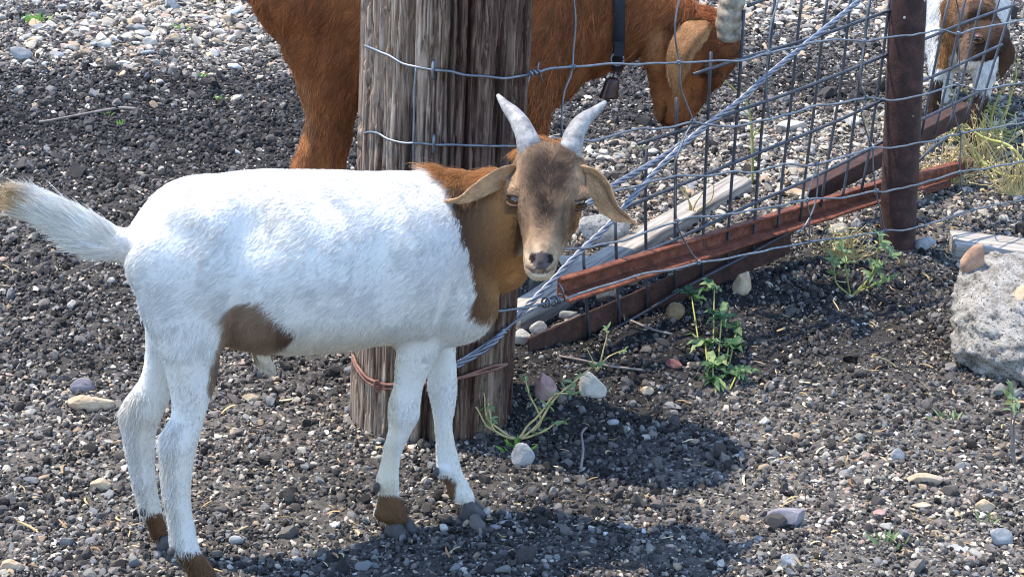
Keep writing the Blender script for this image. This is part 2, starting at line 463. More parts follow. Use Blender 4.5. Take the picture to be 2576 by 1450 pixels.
# straw and chaff
def chip(seed):
    g = np.random.default_rng(seed); bend = g.uniform(-.35, .35); V = []
    for i in range(5):
        t = i / 4 * 2 - 1; w = 0.11 * (1 - .6 * t * t) + .03
        for k in (-1, 1): V.append((t, k * w + bend * t * t, 0.10 * (1 - t * t) + .03 * k))
    V = np.array(V); V = np.vstack([V, V - [0, 0, .06]]); Fs = []
    for i in range(4):
        a = 2 * i; Fs += [(a, a + 1, a + 3, a + 2), (a + 10, a + 12, a + 13, a + 11), (a, a + 2, a + 12, a + 10), (a + 1, a + 11, a + 13, a + 3)]
    Fs += [(0, 10, 11, 1), (8, 9, 19, 18)]
    me = bpy.data.meshes.new('chip'); me.from_pydata([tuple(v) for v in V], [], Fs); me.materials.append(M['pebble']); return me
chip_coll = proto_collection('chip', [chip(i) for i in range(6)])
n = 110000
xy = random_ground(n); xy = xy[post_clear(xy)]; cv = cover(xy); patch = noise(np.c_[xy, np.zeros(len(xy))], 6, 51, 2)
keep = rng.random(len(xy)) < np.clip(cv[:, 2] * (.6 + 1.2 * np.maximum(patch, 0)), 0, .5) * .75
xy = xy[keep]; n = len(xy); s = 0.0062 * np.exp(rng.normal(0, .45, n))
pal = np.array([(.50, .38, .20), (.42, .30, .15), (.56, .46, .28), (.30, .21, .12), (.36, .22, .12)])
scatter('straw_bits', np.c_[xy, ground_h(xy[:, 0], xy[:, 1]) + .009], np.c_[rng.normal(0, .3, (n, 2)), rng.uniform(0, 6.28, n)], s[:, None] * np.array([[1, 1, 1]]) * np.exp(rng.normal(0, .2, (n, 3))),
        rng.integers(0, 6, n), pal[rng.integers(0, 5, n)] * np.exp(rng.normal(0, .25, n))[:, None], chip_coll, 'dry straw and chaff scattered near the fence', 'straw')
# ------------------------------------------------------------------ wooden post
post_top_px = (1126, -25)
vn = unit(np.array([POST_C[0], POST_C[1], 0.0]))                     # faces the camera horizontally
pt_ = on_plane(*post_top_px, POST_C, vn)
POST_AX = unit(pt_ - POST_C)
POST_R = 197 * depth_of(POST_C) / F_PX
post_len = (.915 - POST_C[2]) / POST_AX[2]
def post_axis(z): return POST_C + POST_AX * ((z - POST_C[2]) / POST_AX[2])
na_, nz_ = 640, 240
th = np.linspace(0, 2 * math.pi, na_, endpoint=False); tt = np.linspace(-0.10, post_len, nz_)
TH, TT = np.meshgrid(th, tt)
side = unit(np.cross(POST_AX, [0, 1.0, 0])); fore = np.cross(POST_AX, side)
cyl = np.stack([np.cos(TH), np.sin(TH), TT], -1)
wob = noise(cyl * [1, 1, .9], [2.2, 2.2, 1.5], 61, 2)
crk = noise(cyl + .05 * noise(cyl, [6, 6, 9], 62)[..., None] * [1, 1, 0], [13, 13, 1.1], 63, 2)
crk2 = noise(cyl + .02 * noise(cyl, [14, 14, 20], 66)[..., None] * [1, 1, 0], [34, 34, 2.2], 64, 2)
pit = noise(cyl, [13, 13, 9], 65, 2)
gate = sstep(-.15, .3, noise(cyl, [5, 5, 1.6], 69, 2)); disp = 0.004 * wob - 0.014 * np.clip(1.15 - np.abs(crk) * 14, 0, 1) * gate - 0.008 * np.clip(1.1 - np.abs(crk2) * 7, 0, 1) + .003 * crk2 + .004 * crk - .006 * np.clip(pit * 4 - 1.3, 0, 1) * sstep(.25, .7, TT) * 1.6
for q in range(30):                                       # long drying cracks
    t0 = rng.uniform(0, 2 * math.pi); zc = rng.uniform(-.1, 1.2); zl = rng.uniform(.25, .9); wd = rng.uniform(.014, .042)
    path_ = t0 + .05 * noise(np.c_[tt * 0 + q, tt * 0, tt], [1, 1, 5], 300 + q, 3); dth = (TH - path_[:, None] + math.pi) % (2 * math.pi) - math.pi
    disp = disp - rng.uniform(.014, .028) * np.exp(-(dth / wd) ** 2) * (sstep(zc - zl / 2 - .1, zc - zl / 2 + .1, tt) * (1 - sstep(zc + zl / 2 - .1, zc + zl / 2 + .1, tt)))[:, None]
for q in range(46):                                       # knots and pits
    t0 = rng.uniform(0, 2 * math.pi); zc = rng.uniform(.2, 1.0) ** .7; wd = rng.uniform(.02, .055); zh = rng.uniform(.006, .022)
    dth = (TH - t0 - .4 * (TT - zc) + math.pi) % (2 * math.pi) - math.pi
    disp = disp - rng.uniform(.008, .020) * np.exp(-((dth / wd) ** 2 + ((TT - zc) / zh) ** 2) ** 1.5)
R_ = POST_R * (1 + .012 * np.cos(2 * TH)) + disp
V = POST_C + POST_AX * TT[..., None] + R_[..., None] * (np.cos(TH)[..., None] * side + np.sin(TH)[..., None] * fore)
wear_and_sun = np.clip(.5 + .9 * noise(cyl, [6.0, 6.0, 1.6], 167, 3) + .5 * noise(cyl, [2.0, 2.0, .5], 67, 3) + .6 * noise(cyl, [16, 16, .7], 68, 2) - .55 * np.sin(TH * 1 + 0) * 0, 0, 1)
sidepx = project(V)[0]
facing = V - POST_C; wear_and_sun = np.clip(wear_and_sun + .5 * (-(facing @ np.array([1.0, 0, 0])) / POST_R) + .14, 0, 1)   # sunlit left side of the post painted paler
i = np.arange(nz_ - 1)[:, None] * na_; j = np.arange(na_)[None]; k = (j + 1) % na_
Fq = np.stack([i + j, i + k, i + na_ + k, i + na_ + j], -1).reshape(-1, 4)
Vf = V.reshape(-1, 3); topc = V[-1].mean(0)
post = empty('fence_post', POST_C, 'thick cracked wooden corner post bound with wire behind the white goat', 'post')
trunk = new_mesh('post_wood', np.vstack([Vf, topc]), [tuple(f) for f in Fq] + [((nz_ - 1) * na_ + a, (nz_ - 1) * na_ + (a + 1) % na_, len(Vf)) for a in range(na_)], M['post'], post, True, {'wear_and_sun': np.append(wear_and_sun.ravel(), .5)})

def on_post(px, py, off=0.003):
    """nearest point of the post's surface along a picture ray (grazing rays take the rim)"""
    d = unit(ray(px, py)); w = CAM - POST_C
    a_ = d - POST_AX * np.dot(d, POST_AX); b_ = w - POST_AX * np.dot(w, POST_AX)
    A, B, C = a_ @ a_, 2 * a_ @ b_, b_ @ b_ - (POST_R + off) ** 2
    q = max(B * B - 4 * A * C, 0.0)
    return CAM + d * ((-B - math.sqrt(q)) / (2 * A))

# ------------------------------------------------------------------ rusty pipe
pipe_top = on_plane(2284, -20, PIPE_C, unit(np.array([PIPE_C[0], PIPE_C[1], 0]))); PIPE_AX = unit(pipe_top - PIPE_C)
PIPE_R = 45 * depth_of(PIPE_C) / F_PX
pp = PIPE_C + PIPE_AX * np.linspace(-.12, 1.25, 60)[:, None]
Vp, Fp = tube_geo(pp, PIPE_R * (1 + .006 * np.sin(np.arange(60) * 1.7)), 40)
pipe = tag(new_mesh('pipe_post', Vp, Fp, M['pipe'], None), 'rusty brown steel pipe post standing in the wire fence', 'post')
g = Geo()
for q in range(46):                                      # white specks (lichen and splashes) on the pipe
    a = rng.uniform(0, 6.28); h = .15 + 1.05 * rng.random() ** .6; sp = unit(np.cross(PIPE_AX, [0, 1., 0])); fr = np.cross(PIPE_AX, sp)
    o_ = math.cos(a) * sp + math.sin(a) * fr; c = PIPE_C + PIPE_AX * h + o_ * PIPE_R; tg = np.cross(PIPE_AX, o_); rr = rng.uniform(.002, .0062)
    ang = np.linspace(0, 2 * math.pi, 7, endpoint=False); rv = rr * rng.uniform(.6, 1.2, 7)
    ring = c - o_ * .0015 + (np.cos(ang) * rv)[:, None] * tg + (np.sin(ang) * rv * 1.2)[:, None] * PIPE_AX
    g.add(np.vstack([ring, c + o_ * .0016]), [(u, (u + 1) % 7, 7) for u in range(7)])
lich = g.build('lichen_specks', mat_plain('pale_lichen', (.48, .42, .38), .9, .1), pipe); tag(lich, kind='stuff')

# ------------------------------------------------------------------ welded panel, woven wire, cable
def plane_at(a, b):
    t = unit((b - a) * [1, 1, 0]); return a, np.array([t[1], -t[0], 0.0])
PANEL = plane_at(POST_C + FT * .14 + FN * .0, PIPE_C - FN * .05)
WOVEN = plane_at(POST_C + FN * (POST_R + .006), PIPE_C + FN * (PIPE_R + .005))
CABLE = plane_at(POST_C + FN * .05, PIPE_C - FN * .02)
def poly(pts, plane, step=.02, jit=0.0, seed=0):
    P = resample([on_plane(x, y, *plane) for x, y in pts], step)
    if jit: P = P + jit * np.stack([noise(P, 25, seed + q) for q in range(3)], -1)
    return P

panel = empty('wire_panel', on_plane(1700, 737, *PANEL), 'welded square mesh panel of dark rods between wooden post and pipe', 'fence panel')
BARS = [[(1466, 628), (1473, 740), (1482, 858)], [(1547, 550), (1552, 700), (1557, 824)], [(1626, 373), (1623, 508), (1625, 650), (1627, 782)], [(1702, 245), (1698, 508), (1697, 740)], [(1788, 131), (1780, 302), (1771, 508), (1765, 702)],
        [(1871, 26), (1856, 259), (1836, 508), (1828, 668)], [(1951, -20), (1934, 140), (1920, 280), (1905, 448), (1893, 634)], [(2018, -20), (2001, 134), (1987, 280), (1967, 448), (1953, 602)], [(2083, -20), (2066, 106), (2048, 267), (2024, 448), (2012, 560)],
        [(2141, -20), (2119, 180), (2101, 295), (2079, 420), (2064, 520)], [(2190, -20), (2166, 168), (2147, 311), (2128, 444), (2118, 500)], [(2239, -20), (2219, 149), (2194, 317), (2184, 389), (2166, 480)]]
RODS = [[(1880, 16), (1930, -5), (1990, -25)], [(1744, 187), (1852, 152), (1936, 127), (2069, 87), (2234, 28), (2290, 8)], [(1605, 362), (1758, 314), (1858, 278), (1989, 233), (2119, 183), (2225, 140), (2290, 116)], [(1540, 535), (1565, 524), (1748, 450), (1852, 407), (1976, 357), (2097, 308), (2200, 261), (2285, 224)],
        [(1468, 692), (1648, 624), (1738, 584), (1897, 511), (2027, 454), (2142, 399), (2217, 358), (2285, 320)], [(1482, 855), (1555, 820), (1628, 780), (1698, 737), (1765, 700), (1828, 667), (1868, 647), (1952, 601), (2030, 562)]]
for b in BARS: tube('upright_rod', poly(b, PANEL, .04), .0031, M['bar'], panel)
PANEL_R = (PANEL[0] + FN * .0055, PANEL[1])
for b in RODS: tube('cross_rod', poly(b, PANEL_R, .04), .0033, M['bar'], panel)

panel2 = empty('wire_panel', on_plane(2400, 340, *PANEL), 'welded square mesh panel to the right of the rusty pipe', 'fence panel')
for b in [[(2389, -15), (2360, 120), (2335, 245), (2317, 340)], [(2430, -15), (2388, 178), (2349, 341)], [(2473, -15), (2431, 156), (2402, 262), (2385, 330)], [(2516, -15), (2459, 199), (2425, 310)], [(2555, -15), (2498, 163), (2459, 297)]]:
    tube('upright_rod', poly(b, PANEL, .04), .0031, M['bar'], panel2)
for b in [[(2270, 118), (2324, 99), (2420, 60), (2552, 12)], [(2270, 224), (2319, 204), (2388, 174), (2520, 112)], [(2270, 322), (2324, 298), (2395, 263), (2475, 226)], [(2310, 405), (2345, 372), (2385, 345)]]:
    tube('cross_rod', poly(b, PANEL_R, .04), .0033, M['bar'], panel2)

woven = empty('woven_wire', on_plane(2035, 608, *WOVEN), 'wavy galvanised woven stock wire strung from the post past the pipe', 'fence wire')
LINES = [
    [(1344, 183), (1373, 176), (1440, 169), (1515, 162), (1607, 162), (1707, 158), (1796, 155), (1864, 153), (1933, 134), (1998, 118), (2045, 107), (2107, 99), (2172, 104), (2240, 93), (2324, 83), (2370, 76), (2409, 85), (2466, 71), (2590, 46)],
    [(1297, 368), (1340, 364), (1373, 355), (1412, 345), (1469, 352), (1515, 350), (1607, 323), (1671, 322), (1739, 306), (1778, 313), (1850, 320), (1920, 302), (1998, 284), (2054, 267), (2110, 260), (2181, 246), (2247, 252), (2317, 240), (2406, 213), (2445, 226), (2480, 224), (2590, 206)],
    [(1440, 510), (1536, 483), (1625, 462), (1703, 441), (1778, 441), (1842, 433), (1898, 435), (1967, 415), (2038, 415), (2107, 398), (2194, 373), (2253, 370), (2345, 354), (2416, 336), (2590, 305)],
    [(1400, 628), (1415, 625), (1468, 622), (1548, 609), (1602, 590), (1702, 557), (1755, 547), (1848, 537), (1940, 520), (2030, 503), (2119, 497), (2200, 480), (2228, 480), (2317, 461), (2413, 433), (2480, 423), (2590, 402)],
    [(1255, 782), (1315, 774), (1368, 762), (1418, 750), (1455, 737), (1495, 725), (1548, 710), (1632, 687), (1695, 677), (1758, 660), (1825, 650), (1894, 635), (1969, 621), (2035, 608), (2084, 602), (2148, 595), (2223, 581), (2260, 579), (2293, 573), (2369, 553), (2444, 528), (2506, 515), (2590, 498)]]
for q, b in enumerate(LINES): tube('line_wire', poly(b, WOVEN, .012, .0022, q * 7), .0021, M['wire'], woven)
STAYS = [[(1440, -15), (1447, 36), (1440, 167), (1419, 227), (1412, 291), (1413, 345)], [(1712, -15), (1696, 71), (1707, 156), (1710, 213), (1728, 266), (1742, 306), (1728, 330), (1696, 409), (1697, 470), (1702, 557), (1728, 617), (1757, 660)],
         [(1963, -15), (1939, 62), (1931, 134), (1928, 220), (1934, 302)], [(2189, -15), (2175, 62), (2175, 103), (2160, 202), (2177, 246), (2165, 285), (2188, 353), (2195, 375), (2196, 420), (2203, 480), (2214, 532), (2226, 580)],
         [(2056, 410), (2048, 428), (2029, 503), (2035, 540), (2035, 608)], [(2058, 412), (2052, 500), (2035, 548), (2015, 576), (2001, 586)], [(2402, -15), (2413, 46), (2409, 85), (2413, 153), (2406, 213), (2395, 256), (2406, 309), (2416, 337), (2413, 433), (2427, 505), (2445, 528)]]
WOVEN_B = (WOVEN[0] - FN * .003, WOVEN[1])
for q, b in enumerate(STAYS): tube('stay_wire', poly(b, WOVEN_B, .012, .0015, 90 + q), .0017, M['wire'], woven)
def knot(P, t):
    g = Geo(); t = unit(t); u = unit(np.cross(t, UP)); v = np.cross(t, u); a = np.linspace(0, 4 * math.pi, 26)
    g.tube(P + (a / 12.6 - .5)[:, None] * .008 * t + .0036 * (np.cos(a)[:, None] * u + np.sin(a)[:, None] * v), .0013, 5)
    return g.build('knot', M['wire'], woven)
for (x, y) in [(1440, 169), (1707, 158), (1933, 134), (2172, 104), (1742, 306), (2178, 246), (2406, 213), (2409, 85), (2052, 412), (2195, 373), (2416, 336), (1702, 557), (2030, 503), (2203, 480), (2413, 433), (1757, 660), (2035, 608), (2226, 581), (2444, 528), (1413, 345)]:
    knot(on_plane(x, y, *WOVEN), FT)
# coil splice of the lowest wire
c0, c1 = on_plane(1368, 762, *WOVEN), on_plane(1412, 752, *WOVEN); a = np.linspace(0, 12 * math.pi, 110); tdir = unit(c1 - c0); u_ = unit(np.cross(tdir, UP)); v_ = np.cross(tdir, u_)
coil = c0 + np.linspace(0, 1, 110)[:, None] * (c1 - c0) + (.0062 + .002 * np.sin(a * .37))[:, None] * (np.cos(a)[:, None] * u_ + np.sin(a)[:, None] * v_)
tube('splice_coil', np.vstack([coil, c1 + [0.0, -.004, .02], c1 + [-.006, -.004, .03]]), .0018, M['wire'], woven)

# wires stapled round the wooden post
def post_wire(name, pts, r, mat, jit=.0008, sides=6, off=.004, extra=None):
    P = [on_post(x, y, off) for x, y in pts]
    if extra: P += [np.asarray(e) for e in extra]
    P = resample(P, .008); return tube(name, P + jit * np.stack([noise(P, 40, q) for q in range(3)], -1), r, mat, post, sides)
post_wire('staple_wire', [(917, 114), (946, 127), (977, 141), (1014, 162), (1042, 168), (1089, 176), (1136, 180), (1164, 188), (1232, 194), (1278, 196), (1322, 189)], .0022, M['wire'], extra=[on_plane(1344, 183, *WOVEN)])
post_wire('staple_wire', [(917, 338), (926, 333), (949, 336), (977, 350), (1014, 359), (1039, 360), (1089, 364), (1139, 365), (1220, 367), (1297, 368)], .0021, M['wire'])
post_wire('stay_wire', [(1046, 168), (1041, 260), (1040, 360), (1036, 450), (1030, 560), (1025, 700), (1020, 820)], .0018, M['wire'])
post_wire('staple_wire', [(1010, 775), (1100, 790), (1190, 788), (1255, 782), (1282, 779)], .0021, M['wire'], extra=[on_plane(1315, 774, *WOVEN)])
for dy in (0, 10):
    post_wire('binding_wire', [(886, 893 + dy), (905, 925 + dy), (925, 950 + dy), (950, 962 + dy), (985, 966 + dy), (1060, 962 + dy * .5), (1150, 950), (1240, 930 - dy), (1276, 915)], .0026, M['rustwire'], .002, off=.005)
g = Geo(); kc = on_post(948, 968, .008); a = np.linspace(0, 6 * math.pi, 40)
g.tube(kc + .010 * np.stack([np.cos(a) * .5, -.3 + 0 * a, np.sin(a)], -1) * np.linspace(.5, 1.1, 40)[:, None], .0022, 5).build('wire_knot', M['rustwire'], post)
for (x, y) in [(1089, 176), (1091, 362)]:                # fence staples
    P = on_post(x, y, .002); g = Geo(); hh = np.linspace(0, math.pi, 9); nrm = unit((P - post_axis(P[2])) * [1, 1, 0])
    g.tube(P + .014 * np.cos(hh)[:, None] * POST_AX + .007 * np.sin(hh)[:, None] * nrm - .002 * nrm, .0026, 6).build('staple', M['wire'], post)
barb = on_plane(1344, 183, *WOVEN); g = Geo(); a = np.linspace(0, 5 * math.pi, 40)
g.tube(barb + np.linspace(-.012, .012, 40)[:, None] * FT + .004 * (np.cos(a)[:, None] * UP + np.sin(a)[:, None] * FN), .0018, 5)
for q in ((-.010, -.018), (.006, .016), (.012, -.016)): g.tube(resample([barb + FT * q[0], barb + FT * (q[0] * 1.6) + UP * q[1]], .01), .0015, 5)
g.build('barb', M['wire'], post)

# twisted guy cable
def twisted(name, path, r, pitch, parent, strands=3):
    P = resample(path, .006); t, u, v = frames(P); s_ = np.r_[0, np.cumsum(np.linalg.norm(np.diff(P, axis=0), axis=1))]
    for q in range(strands):
        ph = 2 * math.pi * (s_ / pitch + q / strands)
        tube(name, P + r * (np.cos(ph)[:, None] * u + np.sin(ph)[:, None] * v), r * .98, M['cable'], parent, 6)
cable = empty('guy_cable', on_post(1150, 915), 'twisted steel guy cable running diagonally up across the mesh from the post', 'cable')
twisted('strand', [on_post(1141, 923, .008), on_post(1216, 879, .008), on_post(1262, 839, .012)] + [on_plane(x, y, *CABLE) for x, y in [(1305, 790), (1338, 757), (1388, 707), (1428, 664), (1472, 620), (1522, 574), (1565, 527), (1640, 440), (1714, 368), (1785, 309), (1856, 256), (1935, 186), (2029, 109), (2144, 16), (2190, -25)]], .0031, .07, cable)
cable2 = empty('guy_cable', on_plane(1533, 472, *CABLE), 'second twisted cable splitting off behind the goat ear towards its horn', 'cable')
CABLE2 = (CABLE[0] - FN * .012, CABLE[1])
twisted('strand', [on_plane(x, y, *CABLE2) for x, y in [(1440, 540), (1533, 472), (1605, 430), (1678, 387), (1740, 342), (1800, 297)]], .0030, .065, cable2)
tube('loose_strand', poly([(1150, 908), (1216, 868), (1270, 828), (1320, 790), (1360, 768)], (WOVEN[0], WOVEN[1]), .01, .002), .002, M['wire'], cable)

# ------------------------------------------------------------------ rusty steel and timber along the foot of the fence
def ribbon_box(name, a, b, prof, mat, parent=None, n=40, jit=.0015, attrs=False, seed=0):
    """a bar from a to b whose cross-section prof is given in (across, up) metres"""
    a = np.asarray(a); b = np.asarray(b); t = unit(b - a); ac = unit(np.cross(t, UP)); up = np.cross(ac, t)
    prof = np.asarray(prof, float); m = len(prof); s = np.linspace(0, 1, n)
    V = a + s[:, None, None] * (b - a) + prof[None, :, 0, None] * ac + prof[None, :, 1, None] * up
    V = V + jit * np.stack([noise(V, 9, seed + q, 2) for q in range(3)], -1)
    Fs = []
    for i in range(n - 1):
        for j in range(m):
            k = (j + 1) % m; Fs.append((i * m + j, i * m + k, (i + 1) * m + k, (i + 1) * m + j))
    Fs += [tuple(range(m))[::-1], tuple((n - 1) * m + np.arange(m))]
    ob = new_mesh(name, V.reshape(-1, 3), Fs, mat, parent, False)
    gr = np.stack([np.broadcast_to(s[:, None] * np.linalg.norm(b - a), (n, m)), np.broadcast_to(prof[None, :, 0], (n, m)) , np.broadcast_to(prof[None, :, 1], (n, m))], -1) + seed
    ob.data.attributes.new('grain', 'FLOAT_VECTOR', 'POINT').data.foreach_set('vector', gr.astype(float).ravel())
    bv = ob.modifiers.new('worn_edges', 'BEVEL'); bv.width = .0015; bv.segments = 1; bv.limit_method = 'ANGLE'
    return ob
# grooved channel lying on its side, in front of the panel
CH = (PANEL[0] + FN * .022, PANEL[1])
chan_prof = [(u * .85, v * .8) for u, v in [(-.006, -.024), (.034, -.024), (.036, -.017), (.020, -.012), (.000, -.009), (-.002, .014), (.012, .019), (.013, .026), (-.006, .027)]]
tag(ribbon_box('steel_channel', on_plane(1405, 727, *CH), on_plane(2300, 449, PANEL[0] - FN * .035, PANEL[1]), chan_prof, M['rust'], None, 70, .002), 'long red rusty steel channel lying along the foot of the fence', 'steel bar')
PL = (PANEL[0] - FN * .008, PANEL[1])
pl_a, pl_b = on_plane(1328, 882, *PL), on_plane(1990, 588, *PL)
tag(ribbon_box('steel_strip', pl_a, pl_b, [(-.004, -.042), (.0, -.042), (.0, .024), (-.004, .024)], M['rust_dark'], None, 50, .002, seed=3), 'flat dark rusty steel strip on edge below the channel', 'steel bar')
AB = (PANEL[0] - FN * .10, PANEL[1])
tag(ribbon_box('angle_iron', on_plane(2030, 497, *AB), on_plane(2440, 278, *AB), [(0, -.022), (.003, -.022), (.003, .016), (-.03, .019), (-.03, .016), (0, .013)], M['rust_dark'], None, 40, .002, seed=5), 'rusty angle iron behind the channel passing behind the pipe foot', 'steel bar')
tag(ribbon_box('steel_channel', on_plane(2296, 449, *AB), on_plane(2428, 412, *AB), [(0, -.018), (.02, -.018), (.02, .014), (0, .016)], M['rust'], None, 16, .002, seed=6), 'short rusty bar end right of the pipe foot', 'steel bar')
q0 = [on_ground(x, y) + [0, 0, .02] for x, y in [(2313, 488), (2380, 466), (2389, 483), (2328, 503)]]
tag(new_mesh('steel_offcut', q0 + [p - [0, 0, .006] for p in q0], [(0, 1, 2, 3), (7, 6, 5, 4), (0, 4, 5, 1), (1, 5, 6, 2), (2, 6, 7, 3), (3, 7, 4, 0)], M['rust'], None, False), 'small rusty steel offcut on the ground right of the pipe', 'steel offcut')
# timber behind the panel
tb_a = on_ground(1296, 836) + [0, 0, .0]; tb_b = on_ground(1876, 483)
tl = ribbon_box('timber_plank', tb_a + UP * .018, tb_b + UP * .018, [(-.045, -.03), (.012, -.03), (.014, -.01), (.012, .012), (.008, .0165), (-.02, .0175), (-.045, .016)], M['plank'], None, 60, .0025, seed=1)
tag(tl, 'grey weathered timber lying behind the mesh next to the red channel', 'plank')
tr_a = on_ground(2392, 634); tr_b = on_ground(2680, 668)
tl2 = ribbon_box('timber_plank', tr_a + UP * .012, tr_b + UP * .012, [(-.06, -.02), (.045, -.02), (.046, .0), (.044, .019), (0, .0225), (-.06, .021)], M['plank'], None, 40, .003, seed=2)
tag(tl2, 'half buried grey timber at the right edge behind the concrete lump', 'plank')
# ------------------------------------------------------------------ goats
def ring_pts(c, U, S, n=24, e=2.0):
    a = np.linspace(0, 2 * math.pi, n, endpoint=False); ca, sa = np.cos(a), np.sin(a); k = 2.0 / e
    return c + (np.sign(ca) * np.abs(ca) ** k)[:, None] * S + (np.sign(sa) * np.abs(sa) ** k)[:, None] * U

def loft(g, secs, n=24, e=2.0, sub=5):
    """closed skin through (centre, U, S) sections, splined"""
    C = np.array([s[0] for s in secs]); U = np.array([s[1] for s in secs]); S = np.array([s[2] for s in secs]); m = len(secs)
    def cr(A):
        P = np.vstack([2 * A[0] - A[1], A, 2 * A[-1] - A[-2]]); out = []
        for i in range(1, len(P) - 2):
            for t in np.linspace(0, 1, sub, endpoint=False):
                a, b, c, d = P[i - 1], P[i], P[i + 1], P[i + 2]; out.append(.5 * (2 * b + (c - a) * t + (2 * a - 5 * b + 4 * c - d) * t * t + (3 * b - a - 3 * c + d) * t ** 3))
        return np.array(out + [A[-1]])
    C, U, S = cr(C), cr(U), cr(S); m = len(C)
    V = np.vstack([ring_pts(C[i], U[i], S[i], n, e) for i in range(m)] + [[C[0]], [C[-1]]]); Fs = []
    for i in range(m - 1):
        for j in range(n): k = (j + 1) % n; Fs.append((i * n + j, i * n + k, (i + 1) * n + k, (i + 1) * n + j))
    for j in range(n): k = (j + 1) % n; Fs += [(m * n, k, j), (m * n + 1, (m - 1) * n + j, (m - 1) * n + k)]
    return g.add(V, Fs)

def ball(g, c, r, R=None):
    bm = bmesh.new(); bmesh.ops.create_icosphere(bm, subdivisions=3, radius=1.0); V = np.array([v.co[:] for v in bm.verts]); Fs = [tuple(v.index for v in f.verts) for f in bm.faces]; bm.free()
    V = V * np.asarray(r)
    if R is not None: V = V @ np.asarray(R)
    return g.add(V + c, Fs)

def skin(g, voxel, iters):
    """one continuous surface over overlapping lofts"""
    me = bpy.data.meshes.new('tmp'); me.from_pydata([tuple(v) for v in np.vstack(g.v)], [], g.f); ob = bpy.data.objects.new('tmp', me); COL.objects.link(ob)
    r = ob.modifiers.new('r', 'REMESH'); r.mode = 'VOXEL'; r.voxel_size = voxel
    s = ob.modifiers.new('s', 'SMOOTH'); s.factor = .5; s.iterations = iters
    ev = ob.evaluated_get(bpy.context.evaluated_depsgraph_get()).to_mesh()
    V = np.empty(len(ev.vertices) * 3); ev.vertices.foreach_get('co', V); V = V.reshape(-1, 3).copy()
    L = np.empty(len(ev.loops), np.int32); ev.loops.foreach_get('vertex_index', L); st = np.empty(len(ev.polygons), np.int32); ev.polygons.foreach_get('loop_start', st); tot = np.empty(len(ev.polygons), np.int32); ev.polygons.foreach_get('loop_total', tot)
    Q = L[st[tot == 4][:, None] + np.arange(4)].copy(); bpy.data.objects.remove(ob); return V, Q

def vnormals(V, Q):
    n = np.cross(V[Q[:, 2]] - V[Q[:, 0]], V[Q[:, 3]] - V[Q[:, 1]]); N = np.zeros_like(V)
    for k in range(4): np.add.at(N, Q[:, k], n)
    return unit(N), n

def inside(poly, x, y):
    x = np.asarray(x); y = np.asarray(y); r = np.zeros(x.shape, bool); P = np.asarray(poly, float)
    for (x0, y0), (x1, y1) in zip(P, np.roll(P, -1, 0)):
        c = ((y0 > y) != (y1 > y)); xx = x0 + (y - y0) / (y1 - y0 + 1e-9) * (x1 - x0); r ^= c & (x < xx)
    return r

M['coat'] = mat_coat('coat_skin', .75, .1); M['fur'] = mat_coat('coat_fur', .5, .22); M['horn'] = None
def fur(parent, V, Q, col, flow, length, n, lift=.35, curl=.0, rad=.00034, name='fur', seed=1, clump=.35, droop=.5):
    g = np.random.default_rng(seed); N, fn = vnormals(V, Q); area = np.linalg.norm(fn, axis=1); pick = g.choice(len(Q), n, p=area / area.sum())
    w = g.dirichlet((1, 1, 1, 1), n); P = (V[Q[pick]] * w[..., None]).sum(1); nn = unit((N[Q[pick]] * w[..., None]).sum(1)); c = (col[Q[pick]] * w[..., None]).sum(1); ln = (length[Q[pick]] * w).sum(1); lf = (lift[Q[pick]] * w).sum(1) if isinstance(lift, np.ndarray) else np.full(n, lift)
    f = (flow[Q[pick]] * w[..., None]).sum(1)
    cl = np.stack([noise(P, 70, seed + q, 2) for q in range(3)], -1) * clump + np.stack([noise(P, 22, seed + 9 + q, 2) for q in range(3)], -1) * clump
    f = f + cl + g.normal(0, .16, (n, 3)); t = unit(f - (f * nn).sum(1, keepdims=True) * nn)
    keep = ln > .0008; P, nn, c, ln, lf, t = P[keep], nn[keep], c[keep], ln[keep], lf[keep], t[keep]; n = len(P)
    ln = ln * np.exp(g.normal(0, .22, n)) * (1 + .35 * noise(P, 60, seed + 31)); lf = np.clip(lf * (1 + .5 * noise(P, 45, seed + 33)), .05, 3)
    d0 = unit(t + nn * lf[:, None]); d1 = unit(t + nn * (lf * .5)[:, None] - UP * .1 * droop); d2 = unit(t + nn * (lf * .1)[:, None] - UP * .3 * droop)
    st = ln[:, None] / 3; p0 = P - nn * .0006; p1 = p0 + d0 * st; p2 = p1 + d1 * st; p3 = p2 + d2 * st
    if curl: p2 = p2 + g.normal(0, curl, (n, 3)); p3 = p3 + g.normal(0, curl * 1.5, (n, 3))
    pts = np.stack([p0, p1, p2, p3], 1).reshape(-1, 3)
    cu = bpy.data.hair_curves.new(name); cu.add_curves([4] * n)
    cu.attributes['position'].data.foreach_set('vector', pts.astype(np.float32).ravel())
    ra = cu.attributes.get('radius') or cu.attributes.new('radius', 'FLOAT', 'POINT')
    rr = np.tile(np.array([1, .9, .65, .2]), n) * np.repeat(rad * np.exp(g.normal(0, .2, n)), 4); ra.data.foreach_set('value', rr.astype(np.float32))
    c = np.clip(c * np.exp(g.normal(0, .16, n) * (1.5 if c.mean() < .3 else 1) + (.45 * noise(P, 120, seed + 41, 2) if c.mean() < .3 else 0))[:, None], 0, .9)
    cu.attributes.new('coat', 'FLOAT_COLOR', 'CURVE').data.foreach_set('color', np.concatenate([c, np.ones((n, 1))], 1).astype(np.float32).ravel())
    cu.materials.append(M['fur']); ob = bpy.data.objects.new(name, cu); COL.objects.link(ob); ob.parent = parent; ob.matrix_parent_inverse = parent.matrix_world.inverted()
    return ob

